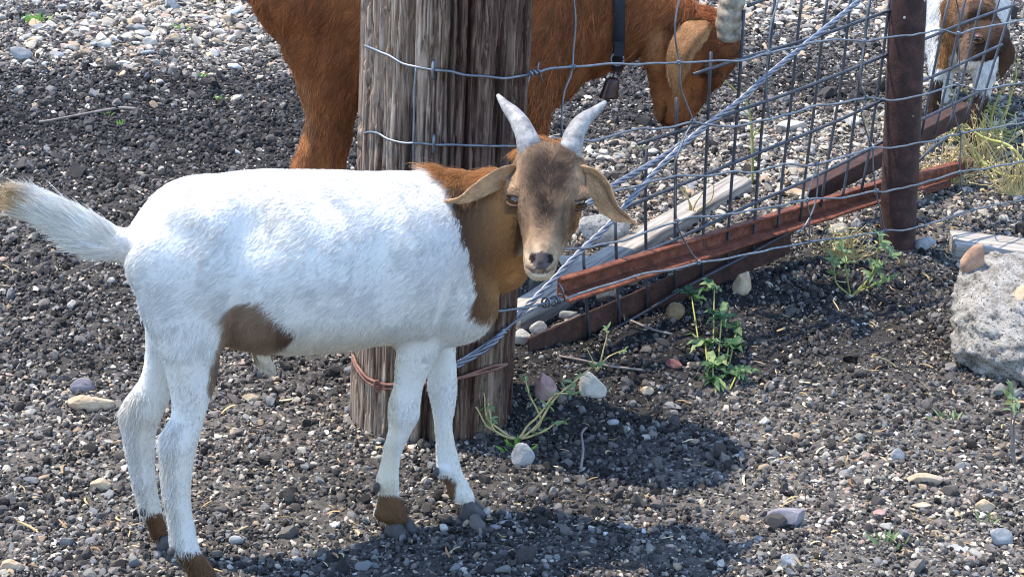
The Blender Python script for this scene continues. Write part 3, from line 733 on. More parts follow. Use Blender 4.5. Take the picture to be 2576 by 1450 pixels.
def mat_horn():
    m = MatB('grey_horn'); v = m.pos(); c = m.ramp(m.noise(v, 45, 5, .7), [(.3, (.08, .075, .078)), (.5, (.22, .215, .21)), (.7, (.37, .36, .345))])
    c = m.mix(m.ramp(m.noise(v, 140, 3), [(.55, (0, 0, 0)), (.7, (1, 1, 1))]), c, (.13, .12, .13)); m.col(c); m.bump(m.noise(v, 120, 4), .0015, .6); m.rough(.6); return m.m
M['horn'] = mat_horn(); M['hoof'] = mat_plain('hoof_horn', (.055, .05, .05), .6, .3, .4, 90, .001); M['eye'] = mat_plain('amber_eye', (.085, .036, .010), .08, .6, .4, 200); M['pupil'] = mat_plain('pupil', (.006, .006, .006), .08, .6); M['lid'] = mat_plain('dark_eyelid', (.075, .046, .030), .7, .2)

def horn(parent, path, r0, r1, rings=0, seed=0, mat=None):
    P = resample(path, .004); n = len(P); s = np.linspace(0, 1, n); r = r0 + (r1 - r0) * s ** 1.7
    if rings: r = r * (1 + (.10 if rings > 30 else .025) * np.abs(np.sin(s * rings)) ** 1.5 - .02)
    r = r * (1 + .05 * noise(P, 90, seed)); g = Geo(); g.tube(P, r, 18); return g.build('horn', mat or M['horn'], parent)

def ear(parent, mid, half, nrm, col, thick=.0028, cup=.35, crease=0.0, inner=None, name='ear', fur_n=2500, flen=.006, seed=3):
    """leaf-shaped ear: mid line points, half-width vectors, facing normals"""
    C = resample(mid, .005); k = len(C); u = np.linspace(0, 1, len(mid)); s = np.linspace(0, 1, k)
    H = np.stack([np.interp(s, u, np.asarray(half)[:, q]) for q in range(3)], -1); Nn = unit(np.stack([np.interp(s, u, np.asarray(nrm)[:, q]) for q in range(3)], -1))
    m = 13; t = np.linspace(-1, 1, m); A = C[:, None] + t[None, :, None] * H[:, None] - (cup * (t ** 2) - cup * .4 + crease * np.abs(t - .25) ** 1.1)[None, :, None] * np.linalg.norm(H, axis=1)[:, None, None] * -Nn[:, None]
    th = thick * (1 - .75 * np.abs(t) ** 3)[None, :, None]
    F_ = A + th * Nn[:, None]; B_ = A - th * Nn[:, None]; V = np.vstack([F_.reshape(-1, 3), B_.reshape(-1, 3)]); o = k * m; Fs = []
    for i in range(k - 1):
        for j in range(m - 1):
            a, b, c, d = i * m + j, i * m + j + 1, (i + 1) * m + j + 1, (i + 1) * m + j; Fs += [(a, b, c, d), (o + d, o + c, o + b, o + a)]
        Fs += [(i * m, (i + 1) * m, o + (i + 1) * m, o + i * m), (i * m + m - 1, o + i * m + m - 1, o + (i + 1) * m + m - 1, (i + 1) * m + m - 1)]
    for j in range(m - 1): Fs += [(j, o + j, o + j + 1, j + 1), ((k - 1) * m + j, (k - 1) * m + j + 1, o + (k - 1) * m + j + 1, o + (k - 1) * m + j)]
    cc = np.tile(np.asarray(col, float), (len(V), 1)) * (1 + .25 * noise(V, 60, seed, 2))[:, None]
    if crease: cc *= (1 - .42 * np.exp(-((np.tile(np.r_[np.tile(t, k)], 2) - .3) / .22) ** 2) + .18 * np.abs(np.tile(np.tile(t, k), 2)) ** 3)[:, None]  # shadow line in the ear fold painted as a darker streak
    if inner is not None: cc[:o] = (1 - (.42 * np.exp(-((np.tile(t, k) - .3) / .22) ** 2) if crease else 0 * np.tile(t, k)))[:, None] * np.asarray(inner) * (1 + .2 * noise(V[:o], 60, seed))[:, None]  # same painted fold shadow on the inner side
    ob = new_mesh(name, V, Fs, M['coat'], parent, True, {'coat': cc}); Q = np.array([f for f in Fs]); fl = unit(np.gradient(C, axis=0)); fl = np.repeat(fl, m, 0); fl = np.vstack([fl, fl])
    fur(ob, V, Q, cc, fl, np.full(len(V), flen), fur_n, .25, 0, .0003, 'ear_fur', seed, .2)
    return ob

def claws(parent, P, fwd, size, seed=0):
    """a cloven hoof standing at P"""
    fwd = unit(np.asarray(fwd, float) * [1, 1, 0]); sd = np.cross(UP, fwd); g = Geo()
    for s in (-1, 1):
        o = P + sd * s * size * .36; secs = []
        for z, back, frw, w in ((0, -.42, .92, .34), (.18, -.42, .86, .34), (.5, -.36, .62, .31), (.8, -.28, .36, .27), (1.0, -.2, .15, .2)):
            c = o + UP * z * size * .85 + fwd * (back + frw) / 2 * size; secs.append((c, fwd * (frw - back) / 2 * size, sd * w * size))
        loft(g, secs, 16, 2.4, 3)
    return g.build('hoof', M['hoof'], parent)

def eyeball(parent, c, r, look, lid_r=None):
    g = Geo(); ball(g, c, [r] * 3); e = g.build('eye', M['eye'], parent); look = unit(np.asarray(look)); sx = unit(np.cross(look, UP)); sy = np.cross(sx, look)
    a = np.linspace(0, 2 * math.pi, 20, endpoint=False); prof = c + look * r * 1.005 + (np.cos(a) * r * .5)[:, None] * sx + (np.sin(a) * r * .2)[:, None] * sy; prof = c + unit(prof - c) * r * 1.02
    new_mesh('pupil', np.vstack([prof, c + look * r * 1.05]), [(i, (i + 1) % 20, 20) for i in range(20)], M['pupil'], e)
    for sgn, nm in ((1, 'upper_lid'), (-1, 'lower_lid')):
        tt = np.linspace(-1.25, 1.25, 14); arc = c + look * (r * .92 * np.cos(tt * .9))[:, None] + (np.sin(tt) * r * 1.12)[:, None] * sx + ((.55 if sgn > 0 else -.62) * np.cos(tt) * r)[:, None] * sy
        tube(nm, arc, np.interp(np.abs(tt), [0, 1.25], [r * (.24 if sgn > 0 else .15), r * .10]), M['lid'], e, 7)
    return e

# ---------------- the young white goat
fh, ff, hh_, hf = on_ground(993, 1338), on_ground(1178, 1292), on_ground(520, 1486), on_ground(415, 1372)
WA, WB = (hh_ + hf) / 2, (fh + ff) / 2; WT = unit((WB - WA) * [1, 1, 0]); WN = np.array([WT[1], -WT[0], 0.0])
def WP(px, py, lat=0.0): return on_plane(px, py, WA + WN * lat, WN)
def latof(P): return float(np.dot(P - WA, WN))
white = empty('goat', (WA + WB) / 2, 'young white goat with brown head and neck looking at the camera', 'goat')
g = Geo()
def bsec(t, b, hw):
    T_, B_ = WP(*t), WP(*b); return ((T_ + B_) / 2, (T_ - B_) / 2, WN * hw)
loft(g, [bsec((318, 606), (318, 668), .024), bsec((348, 560), (345, 738), .054), bsec((400, 498), (390, 800), .080), bsec((474, 452), (468, 838), .098), bsec((580, 441), (580, 862), .108), bsec((700, 434), (700, 880), .118), bsec((820, 434), (820, 872), .118), bsec((930, 436), (940, 855), .110), bsec((1030, 436), (1040, 852), .100), bsec((1110, 442), (1130, 862), .088), bsec((1170, 500), (1195, 838), .068), bsec((1205, 590), (1232, 792), .045), bsec((1220, 650), (1245, 750), .02)], 32, 2.15)
# neck
dN = depth_of(WP(1375, 470)); dH = dN - .088
def nsec(c, r, hw, ang, lat=0.0):
    C = WP(*c, lat); u = math.cos(ang) * UP - math.sin(ang) * WT; return (C, u * r, WN * hw)
s_ = dN / F_PX
loft(g, [nsec((1080, 610), 165 * s_, .075, .25), nsec((1150, 590), 185 * s_, .080, .4), nsec((1210, 565), 155 * s_, .072, .5, .012), nsec((1262, 535), 128 * s_, .060, .7, .03), nsec((1315, 500), 100 * s_, .054, .85, .055), nsec((1365, 480), 75 * s_, .048, .9, .085)], 28)
loft(g, [nsec((1180, 700), 70 * s_, .05, 1.2), nsec((1230, 690), 75 * s_, .048, 1.2, .01), nsec((1272, 660), 58 * s_, .042, 1.1, .025), nsec((1315, 590), 50 * s_, .04, 1.0, .055)], 20)
# head, facing the camera
CR, CU, CB = RN[:, 0], RN[:, 1], RN[:, 2]
tilt = math.radians(-5); HR = math.cos(tilt) * CR + math.sin(tilt) * CU
def hsec(x, y, hw, rd, off): return (at_depth(x, y, dH + off + rd), CB * rd, HR * hw * (dH + off) / F_PX)
HEAD = [(1383, 368, 42, .032, -.012), (1383, 392, 80, .050, -.035), (1382, 430, 94, .062, -.055), (1380, 468, 95, .066, -.070), (1376, 505, 86, .064, -.084), (1372, 545, 72, .058, -.095), (1367, 585, 57, .050, -.104), (1363, 622, 48, .043, -.112), (1360, 652, 45, .038, -.117), (1358, 680, 39, .032, -.117), (1356, 698, 26, .022, -.110), (1355, 706, 14, .012, -.10)]
loft(g, [hsec(*h) for h in HEAD], 28, 2.25)
loft(g, [hsec(1388, 455, 74, .045, .01), hsec(1388, 510, 76, .042, .0), hsec(1386, 560, 66, .038, -.015), hsec(1379, 605, 52, .032, -.04), hsec(1368, 650, 38, .026, -.07), hsec(1360, 690, 24, .016, -.085)], 24)     # jaw
for x, y in ((1305, 482), (1449, 488)): ball(g, at_depth(x, y, dH - .036), [.019, .022, .013])
ball(g, at_depth(1345, 386, dH + .005), [.018, .028, .018]); ball(g, at_depth(1426, 392, dH + .005), [.018, .028, .018])
# legs: (left px, right px, py)
def leg(rows, lat0, lat1, ratio=.85, y0=None, fatten=None):
    ys = [r[2] for r in rows]; secs = []
    for i, (xl, xr, y) in enumerate(rows):
        la = lat0 + (lat1 - lat0) * min(1, max(0, (y - ys[0]) / (ys[-1] - ys[0]))); a, b = WP(xl, y, la), WP(xr, y, la); rx = (b - a) / 2 * float(np.interp(y, [860, 960, 1080, 1400], [1, .95, .86, .88])); k = ratio * (fatten[i] if fatten else 1)
        secs.append(((a + b) / 2, rx, WN * np.linalg.norm(rx) * k))
    loft(g, secs, 22, 2.0)
lnf, lff, lnh, lfh = latof(fh), latof(ff), latof(hh_), latof(hf)
leg([(1030, 1090, 520), (1005, 1115, 580), (990, 1128, 650), (985, 1138, 740), (990, 1130, 820), (995, 1108, 880), (992, 1082, 930), (988, 1064, 972), (978, 1058, 1010), (974, 1056, 1040), (974, 1038, 1080), (962, 1016, 1126), (953, 1006, 1172), (943, 1005, 1212), (950, 1006, 1240), (944, 1022, 1270), (936, 1028, 1290), (942, 1028, 1304)], .052, lnf - .002, .9, fatten=[.4, .45, .5, .52, .6, .7, .8, .85, .9, 1, 1, .9, .9, 1, 1, 1, .9, .9])
leg([(1040, 1150, 740), (1060, 1150, 840), (1072, 1150, 900), (1074, 1150, 950), (1073, 1150, 975), (1083, 1145, 1017), (1090, 1139, 1061), (1093, 1145, 1105), (1094, 1156, 1150), (1096, 1166, 1185), (1115, 1180, 1212), (1122, 1194, 1240), (1130, 1196, 1258)], -.052, lff, .9, fatten=[.6, .7, .8, .85, .9, 1, 1, .9, .9, .9, .85, .85, .8])
leg([(455, 530, 500), (390, 560, 560), (318, 585, 635), (312, 590, 690), (338, 588, 745), (350, 580, 795), (374, 566, 850), (400, 556, 905), (418, 543, 964), (425, 531, 1010), (422, 520, 1050), (405, 511, 1088), (394, 503, 1114), (398, 492, 1154), (400, 487, 1196), (404, 484, 1238), (414, 487, 1281), (421, 494, 1323), (425, 503, 1365), (435, 513, 1390), (462, 540, 1425), (475, 552, 1455)], .050, lnh, .8, fatten=[.4, .45, .48, .5, .52, .55, .6, .65, .7, .75, .8, .85, .9, .95, 1, 1, 1, .95, .9, .9, .9, .9])
leg([(455, 520, 520), (410, 540, 600), (372, 540, 680), (362, 530, 760), (360, 500, 840), (358, 470, 900), (342, 448, 960), (314, 430, 1008), (300, 416, 1040), (301, 402, 1080), (312, 394, 1130), (325, 396, 1196), (338, 402, 1238), (347, 412, 1285), (368, 420, 1318), (380, 428, 1345)], -.050, lfh, .8, fatten=[.4, .45, .5, .55, .6, .65, .7, .75, .85, .9, 1, 1, 1, 1, .95, .9])
# tail
def tsec(x, y, r, hw, a): return (WP(x, y), (math.cos(a) * UP - math.sin(a) * -WT) * r * s_, WN * hw)
loft(g, [tsec(400, 628, 50, .025, .1), tsec(340, 620, 46, .022, .2), tsec(265, 602, 40, .020, .3), tsec(190, 566, 37, .018, .5), tsec(120, 532, 34, .015, .5), tsec(62, 512, 31, .011, .4), tsec(30, 505, 22, .006, .4)], 18)
# sheath tuft
loft(g, [(WP(640, 885, .0), UP * .02, WN * .02), (WP(672, 908), UP * .016, WN * .015), (WP(692, 928), UP * .010, WN * .010), (WP(698, 938), UP * .004, WN * .004)], 14)
for x, y, la, r_ in ((975, 1222, lnf, .011), (1118, 1185, lff, .011)): ball(g, WP(x, y, la), [r_, r_, r_ * 1.3])
V, Q = skin(g, .0034, 6)
E_ = np.unique(np.sort(np.vstack([Q[:, [0, 1]], Q[:, [1, 2]], Q[:, [2, 3]], Q[:, [3, 0]]]), 1), axis=0); deg = np.bincount(E_.ravel(), minlength=len(V))[:, None]
px, py = project(V); wsm = (sstep(1010, 900, py) * (1 - sstep(1235, 1270, px)) * sstep(250, 330, px))[:, None] * .6
for q in range(45):                                            # joints of neck, legs and trunk run into each other
    A_ = np.zeros_like(V); np.add.at(A_, E_[:, 0], V[E_[:, 1]]); np.add.at(A_, E_[:, 1], V[E_[:, 0]]); V = V + wsm * (A_ / deg - V)
N_, _ = vnormals(V, Q)
V += N_ * (.0022 * noise(V, 14, 71, 2) * sstep(.12, .3, V[:, 2]))[:, None]
px, py = project(V)                                            # flank hollow, hip, shoulder blade and ribs
sdn = np.abs(N_ @ WN) ; shp = lambda x, y, a, b, th=0: np.exp(-(((px - x) * math.cos(th) + (py - y) * math.sin(th)) / a) ** 2 - ((-(px - x) * math.sin(th) + (py - y) * math.cos(th)) / b) ** 2)
form = -.019 * shp(640, 575, 65, 95, .3) + .011 * shp(500, 545, 55, 45) + .012 * shp(1050, 640, 55, 150, -.2) - .005 * shp(965, 640, 45, 130, -.15) - .010 * shp(1112, 800, 18, 90, .3) + .008 * shp(500, 720, 80, 120) - .010 * shp(590, 800, 22, 80, .25) - .006 * shp(830, 520, 60, 30, .2) + .005 * shp(760, 700, 120, 60)
for q in range(6): form = form + .0005 * shp(720 + q * 42, 690, 12, 120, .18)
V += N_ * (.7 * form * sdn)[:, None]
px, py = project(V); lat = (V - WA) @ WN; flat = V - lat[:, None] * WN; fx, fy = project(flat + np.abs(lat)[:, None] * WN); dep = -((V - CAM) @ RN)[:, 2]
hc = at_depth(1375, 530, dH - .035); rel = V - hc; hu, hv, hw_ = rel @ HR, rel @ CU, rel @ CB
head = (np.abs(hu) < .060) & (np.abs(hv) < .125) & (hw_ > -.048) & ((hu > -.042) | (hv > -.005))
frontface = head & (hw_ > -.03)
# cheek hollows, nostrils and mouth
for (cx_, cy_, sg) in ((1322, 572, -1), (1424, 580, 1)):
    d = np.hypot((px - cx_) / 15, (py - cy_) / 55); k = head & (hw_ > -.045) & (d < 2); V[k] -= CB * (.012 * np.exp(-d[k] ** 2))[:, None]
for (nx_, ny_) in ((1337, 648), (1386, 649)):
    d = np.hypot((px - nx_) / (9 + 0 * px), (py - ny_ - (np.abs(px - 1361) - 24) * -.25) / 15); k = frontface & (d < 1.6); V[k] -= CB * (.010 * np.clip(1 - d[k] / 1.6, 0, 1))[:, None]
mline = 686 - .012 * (px - 1359) ** 2 * .9; k = frontface & (np.abs(px - 1359) < 36) & (np.abs(py - mline) < 9); V[k] -= CB * (.0045 * (1 - np.abs(py[k] - mline[k]) / 9))[:, None]
philt = frontface & (np.abs(px - 1360) < 5) & (py > 660) & (py < 688); V[philt] -= CB * .0025
jit = 9 * noise(V, 45, 72, 3) + rng.normal(0, 2.5, len(V)); jx, jy = fx + jit, fy + 9 * noise(V, 45, 75, 3) + rng.normal(0, 2.5, len(V))
WHITE = np.array([.59, .575, .55]); CREAM = np.array([.56, .47, .33]); BR = np.array([.19, .10, .048]); OR = np.array([.37, .17, .058]); DK = np.array([.060, .033, .020]); TAN = np.array([.26, .17, .105])
col = np.tile(WHITE, (len(V), 1))
def blend(mask, c, w=1.0):
    m_ = (np.asarray(mask, float) * w)[:, None]; col[:] = col * (1 - m_) + np.asarray(c) * m_
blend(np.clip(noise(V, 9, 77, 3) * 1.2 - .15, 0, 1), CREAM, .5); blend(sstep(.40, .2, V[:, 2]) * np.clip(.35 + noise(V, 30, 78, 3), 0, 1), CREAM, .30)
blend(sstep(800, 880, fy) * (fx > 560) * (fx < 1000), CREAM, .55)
neck = inside([(1080, 380), (1092, 432), (1125, 470), (1140, 520), (1162, 590), (1186, 670), (1198, 740), (1184, 795), (1240, 800), (1330, 730), (1520, 730), (1520, 300), (1080, 300)], jx, jy) | head
blend(neck, BR); ng = noise(V, 16, 79, 3)
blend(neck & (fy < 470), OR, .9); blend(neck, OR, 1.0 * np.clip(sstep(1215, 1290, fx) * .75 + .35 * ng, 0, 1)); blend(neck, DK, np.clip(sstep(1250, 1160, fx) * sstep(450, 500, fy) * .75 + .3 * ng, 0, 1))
blend(head, TAN); hx, hy = px - (1375 - (py - 450) * .06), py
DKH = np.array([.020, .012, .009])
blend(head, DKH, np.clip(np.exp(-(np.abs(hx) / (52 - np.clip(hy - 430, 0, 200) * .22)) ** 2.5) * sstep(375, 420, hy) * sstep(650, 480, hy) * (1.05 + 1.1 * noise(V, 75, 80, 3)), 0, 1) * .97)
blend(head, np.array([.085, .052, .035]), np.clip(.45 * sstep(470, 400, hy) + .9 * noise(V, 60, 81, 3) * sstep(640, 560, hy), 0, .85)); blend(head, np.array([.38, .285, .195]), sstep(590, 640, hy) * .75 * (np.abs(hx) > 8)); blend(head, DK, .55 * np.exp(-((np.abs(hx) - 50) / 12) ** 2) * sstep(530, 560, hy) * sstep(640, 600, hy))
blend(head * sstep(50, 66, np.abs(hx)) * sstep(500, 530, py), BR * .7, .9)  # jaw sides: dark tan coat with its shadow painted in
col[head] *= np.exp(.5 * noise(V[head], 130, 84, 2) + .2 * noise(V[head], 40, 85, 2))[:, None]
nose = frontface & (np.hypot((px - 1361) / 27, (py - 655) / 23) < 1); blend(nose, (.05, .045, .05), .92)
for nx_, ny_ in ((1338, 649), (1385, 650)): blend(frontface & (np.hypot((px - nx_) / 8, (py - ny_) / 12) < 1), (.008, .006, .006), .95)
blend(frontface & (np.abs(py - mline) < 4) & (np.abs(px - 1359) < 34), (.06, .04, .035), .8)
blend(frontface & (py > 690), (.58, .48, .34), .7)
patch_ = inside([(583, 772), (620, 764), (662, 760), (690, 800), (722, 826), (742, 834), (738, 856), (700, 882), (640, 892), (588, 892), (566, 930), (548, 985), (524, 985), (532, 920), (552, 850), (572, 795)], jx, jy) & (lat > -.02); blend(patch_, np.array([.15, .088, .055])); blend(patch_, np.array([.30, .205, .14]), np.clip(.65 + .9 * noise(V, 40, 83, 3), 0, .9)); blend(patch_ & (fx > 700), DK, .6)
blend(inside([(932, 1236), (1010, 1246), (1060, 1330), (1030, 1420), (900, 1400)], px + jit * .4, py + jit * .4) & (lat > 0) & (px > 900), np.array([.105, .055, .027])); blend(inside([(1090, 1188), (1128, 1196), (1150, 1212), (1148, 1245), (1138, 1262), (1134, 1340), (1100, 1300)], px + jit * .4, py) & (px > 1085), np.array([.12, .065, .033]))
blend((py > 1388 + jit * .6) & (px < 600) & (lat > 0), np.array([.105, .055, .027])); blend((py > 1290) & (px > 366 + jit * .5) & (px < 470) & (lat < 0), np.array([.105, .055, .027]))
blend((fy < 660) * sstep(150, 45, fx + jit), np.array([.47, .32, .15]), .9); blend((fy < 660) * sstep(330, 250, fx) * sstep(60, 150, fx), np.array([.74, .71, .65]), .8); blend((fx < 45) & (fy < 485), DK, .5)
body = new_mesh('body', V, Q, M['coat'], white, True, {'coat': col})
flow = np.tile(-WT * .8 - UP * .45, (len(V), 1)); flow[(fy > 800)] = -UP - WT * .25
nk = neck & ~head; flow[nk] = unit(-WT * .5 - UP * .9); flow[head] = (CU * .75 + HR * np.sign(hu)[:, None] * .45)[head]
tl_ = (fx < 300) & (fy < 680); flow[tl_] = unit(WP(20, 480) - WP(300, 600))
flow[tl_] += np.outer(np.clip((fy[tl_] - 560 - (fx[tl_] - 120) * .35) / 40, -.5, 1), -UP * .55 - WT * .1)
hl = np.full(len(V), .0105); lf = np.full(len(V), .13)
hl[fy > 900] = .0068; lf[fy > 900] = .16
rear = (fy > 1050) & (fx < 600) & ((N_ @ WT) < -.2); hl[rear] = .0115; lf[rear] = .4
hl[neck] = .011; crest = neck & ~head & (N_[:, 2] > .55); hl[crest] = .020; lf[crest] = .9
hl[head] = .0075; tw = sstep(590, 470, py) * sstep(75, 45, np.abs(hx)); hl[head] = (.0065 + .0075 * tw)[head]; lf[head] = (.2 + .35 * tw)[head]; hl[head & (py > 600)] = .0035; hl[nose] = 0
hl[tl_] = .030; lf[tl_] = .22; hl[tl_ & (fx < 60)] = .020
hl[(fy > 860) & (fx > 600) & (fx < 980) & (N_[:, 2] < -.3)] = .010; hl[patch_] = .013; lf[patch_] = .3
fur(white, V, Q, col, flow, hl, 300000, lf, .0004, .0003, 'fur', 5, .2)
# ears
rgt, upw, tow = HR, CU, CB
def hp(x, y, off): return at_depth(x, y, dH + off)
def vec(sx, sy, sb): return rgt * sx + upw * sy + tow * sb
EC = np.array([.47, .295, .16])
ear(white, [hp(1302, 434, -.012), hp(1264, 444, -.035), hp(1224, 464, -.05), hp(1188, 486, -.055), hp(1156, 502, -.055), hp(1127, 504, -.05)], [vec(-.002, .012, .002), vec(-.002, .0135, .006), vec(-.003, .0125, .008), vec(-.003, .0095, .008), vec(-.001, .0055, .005), vec(0, .001, .001)],
    [vec(.1, -.3, .95)] * 2 + [vec(.0, -.35, .9)] * 4, EC, .0028, .38, 0.0, (.42, .26, .145), fur_n=5000)
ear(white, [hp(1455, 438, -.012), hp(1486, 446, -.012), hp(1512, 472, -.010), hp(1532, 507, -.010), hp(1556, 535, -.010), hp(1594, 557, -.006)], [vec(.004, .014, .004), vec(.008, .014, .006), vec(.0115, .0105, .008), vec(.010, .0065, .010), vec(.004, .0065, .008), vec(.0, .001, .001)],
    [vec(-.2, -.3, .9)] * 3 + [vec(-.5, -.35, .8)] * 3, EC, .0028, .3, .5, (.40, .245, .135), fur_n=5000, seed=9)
horn(white, [hp(1334, 395, .0), hp(1330, 365, -.004), hp(1318, 330, .0), hp(1298, 295, .012), hp(1272, 266, .028), hp(1252, 240, .045)], .0176, .0030, 26, 1)
horn(white, [hp(1432, 400, .0), hp(1437, 370, -.004), hp(1446, 335, .0), hp(1468, 303, .012), hp(1497, 280, .028), hp(1522, 257, .045)], .0172, .0030, 26, 2)
eyeball(white, hp(1301, 501, -.043), .0135, vec(-.5, -.15, .85)); eyeball(white, hp(1448, 509, -.043), .0135, vec(.6, -.15, .78))
# hooves
claws(white, np.array([*fh[:2], ground_h(*fh[:2]) - .002]) + WT * .004, WT * .55 + WN * .8, .034); claws(white, np.array([*ff[:2], ground_h(*ff[:2]) - .002]), WT * .9 + WN * .4, .034)
claws(white, np.array([*hh_[:2], ground_h(*hh_[:2]) - .002]), WT * .8 + WN * .6, .034); claws(white, np.array([*hf[:2], ground_h(*hf[:2]) - .002]), WT * .95 + WN * .2, .028)
for x, y, la in ((947, 1225, lnf + .01), (1097, 1186, lff + .01), (430, 1388, lnh + .01), (360, 1285, lfh + .01)):
    gg = Geo(); ball(gg, WP(x, y, la), [.0052, .0052, .008]); gg.build('dewclaw', M['hoof'], white)

# ---------------- the big brown goat behind the post
BA_, BB_ = on_ground(790, 672), on_ground(1350, 690); BT = unit((BB_ - BA_) * [1, 1, 0]); BN = np.array([BT[1], -BT[0], 0.0])
def BP(px, py, lat=0.0): return on_plane(px, py, BA_ + BN * lat, BN)
brown = empty('goat', (BA_ + BB_) / 2, 'large red brown collared goat lowering its head behind the wooden post', 'goat')
g = Geo()
def bs2(t, b, hw, lat=0.0):
    T_, B_ = BP(*t, lat), BP(*b, lat); return ((T_ + B_) / 2, (T_ - B_) / 2, BN * hw)
loft(g, [bs2((600, -150), (610, -60), .03), bs2((630, -220), (650, 20), .08), bs2((690, -280), (700, 90), .115), bs2((790, -310), (800, 170), .145), bs2((930, -310), (930, 215), .165), bs2((1080, -300), (1080, 240), .175), bs2((1220, -300), (1230, 262), .160), bs2((1330, -300), (1340, 285), .140), bs2((1400, -260), (1415, 250), .115), bs2((1450, -190), (1465, 200), .09), bs2((1480, -110), (1500, 150), .06)], 32, 2.1)
loft(g, [bs2((1380, -260), (1400, 230), .09), bs2((1470, -200), (1480, 195), .085), bs2((1550, -130), (1550, 166), .075), bs2((1620, -80), (1610, 135), .065), bs2((1690, -40), (1670, 125), .058), bs2((1750, 0), (1720, 140), .05)], 26)
def brow(rows, lat, hws, n=24, e=2.1):
    secs = []
    for (xl, xr, y), hw in zip(rows, hws): a, b = BP(xl, y, lat), BP(xr, y, lat); secs.append(((a + b) / 2, (b - a) / 2, BN * hw))
    loft(g, secs, n, e)
brow([(1720, 1790, 22), (1680, 1836, 50), (1645, 1858, 92), (1627, 1860, 140), (1630, 1838, 180), (1636, 1802, 218), (1641, 1770, 260), (1646, 1748, 289), (1664, 1728, 309), (1680, 1705, 316)], .0, [.035, .055, .066, .066, .056, .046, .040, .038, .028, .015])
ball(g, BP(1775, 170, .055), [.02, .015, .02])
LB = .085
brow([(640, 960, -120), (640, 945, 0), (694, 932, 62), (713, 925, 124), (738, 914, 174), (750, 902, 217), (764, 888, 255), (771, 874, 285), (766, 862, 326), (753, 852, 367), (734, 843, 410), (732, 838, 440), (745, 828, 480), (752, 822, 550), (752, 820, 610), (748, 830, 640), (756, 840, 662)], LB, [.09, .09, .075, .068, .06, .055, .05, .045, .042, .04, .038, .036, .032, .028, .028, .032, .032], 22, 2)
brow([(690, 960, -100), (700, 945, 30), (740, 935, 120), (775, 920, 190), (800, 905, 240), (810, 890, 300), (800, 880, 360), (790, 870, 410), (800, 860, 460), (805, 860, 560), (810, 870, 600), (815, 875, 625)], -LB, [.09, .08, .07, .06, .05, .042, .04, .036, .03, .028, .03, .03], 22, 2)
brow([(1240, 1420, 60), (1265, 1415, 160), (1290, 1398, 230), (1306, 1380, 290), (1314, 1376, 350), (1316, 1376, 400), (1310, 1378, 460), (1312, 1372, 500), (1318, 1368, 580), (1318, 1372, 640), (1320, 1385, 668)], LB, [.06, .055, .05, .042, .036, .034, .036, .034, .026, .03, .03], 20, 2)
brow([(1230, 1400, 60), (1250, 1390, 160), (1262, 1360, 230), (1275, 1345, 300), (1280, 1340, 370), (1278, 1340, 440), (1284, 1332, 540), (1284, 1336, 610), (1284, 1348, 632)], -LB, [.06, .055, .045, .038, .034, .034, .026, .03, .03], 20, 2)
loft(g, [(BP(640, -180), UP * .04, BN * .04), (BP(590, -150), UP * .04, BN * .035), (BP(560, -80), BT * .03, BN * .03), (BP(562, -20), BT * .012, BN * .012)], 14)
ball(g, BP(1810, 120, .04), [.03, .03, .035]); ball(g, BP(1665, 135, .05), [.035, .022, .045]); ball(g, BP(1800, 185, .035), [.02, .02, .03])
V, Q = skin(g, .005, 4); N_, _ = vnormals(V, Q)
px, py = project(V); lat = (V - BA_) @ BN; fx, fy = project(V - lat[:, None] * BN)
V += N_ * (.004 * noise(V, 10, 91, 2) + .0016 * noise(V * [1, 1, .6], 60, 92, 2) * (fx > 1300) * (fx < 1640))[:, None]
nmouth = (np.abs(px - (1668 + (py - 280) * -.15)) < 5) & (py > 255) & (py < 305) & (px > 1600); V[nmouth] -= N_[nmouth] * .006
RB = np.array([.275, .095, .033]); RD = np.array([.085, .028, .012]); RL = np.array([.43, .19, .075])
nz = noise(V, [16, 16, 7], 93, 3); nz2 = noise(V, [60, 60, 16], 94, 3); col = RB[None] * (1 + .45 * nz2)[:, None]
def bl2(m, c, w=1.0):
    m_ = (np.asarray(m, float) * w)[:, None]; col[:] = col * (1 - m_) + np.asarray(c) * m_
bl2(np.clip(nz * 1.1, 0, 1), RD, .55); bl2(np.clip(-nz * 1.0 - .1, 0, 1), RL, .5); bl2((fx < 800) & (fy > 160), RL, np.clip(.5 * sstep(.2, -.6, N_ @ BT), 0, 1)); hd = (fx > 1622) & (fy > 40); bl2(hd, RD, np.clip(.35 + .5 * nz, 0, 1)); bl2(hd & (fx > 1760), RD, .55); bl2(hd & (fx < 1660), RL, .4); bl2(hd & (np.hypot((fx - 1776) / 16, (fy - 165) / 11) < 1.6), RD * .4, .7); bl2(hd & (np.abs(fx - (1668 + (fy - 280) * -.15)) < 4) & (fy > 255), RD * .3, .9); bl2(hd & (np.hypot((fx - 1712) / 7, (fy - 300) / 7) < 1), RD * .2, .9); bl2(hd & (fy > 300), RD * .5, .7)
new_mesh('body', V, Q, M['coat'], brown, True, {'coat': col})
flow = np.tile(-BT * .55 - UP * .7, (len(V), 1)); flow[fy > 150] = -UP - BT * .1; flow[hd] = unit(BP(1700, 300) - BP(1800, 60)) * .6 - BT * .4
hl = np.full(len(V), .020); hl[fy > 280] = .012; hl[hd] = .007; hl[(fx < 760) & (fy < 260)] = .024; lf = np.full(len(V), .25); lf[(fx > 1300) & (fx < 1640)] = .4
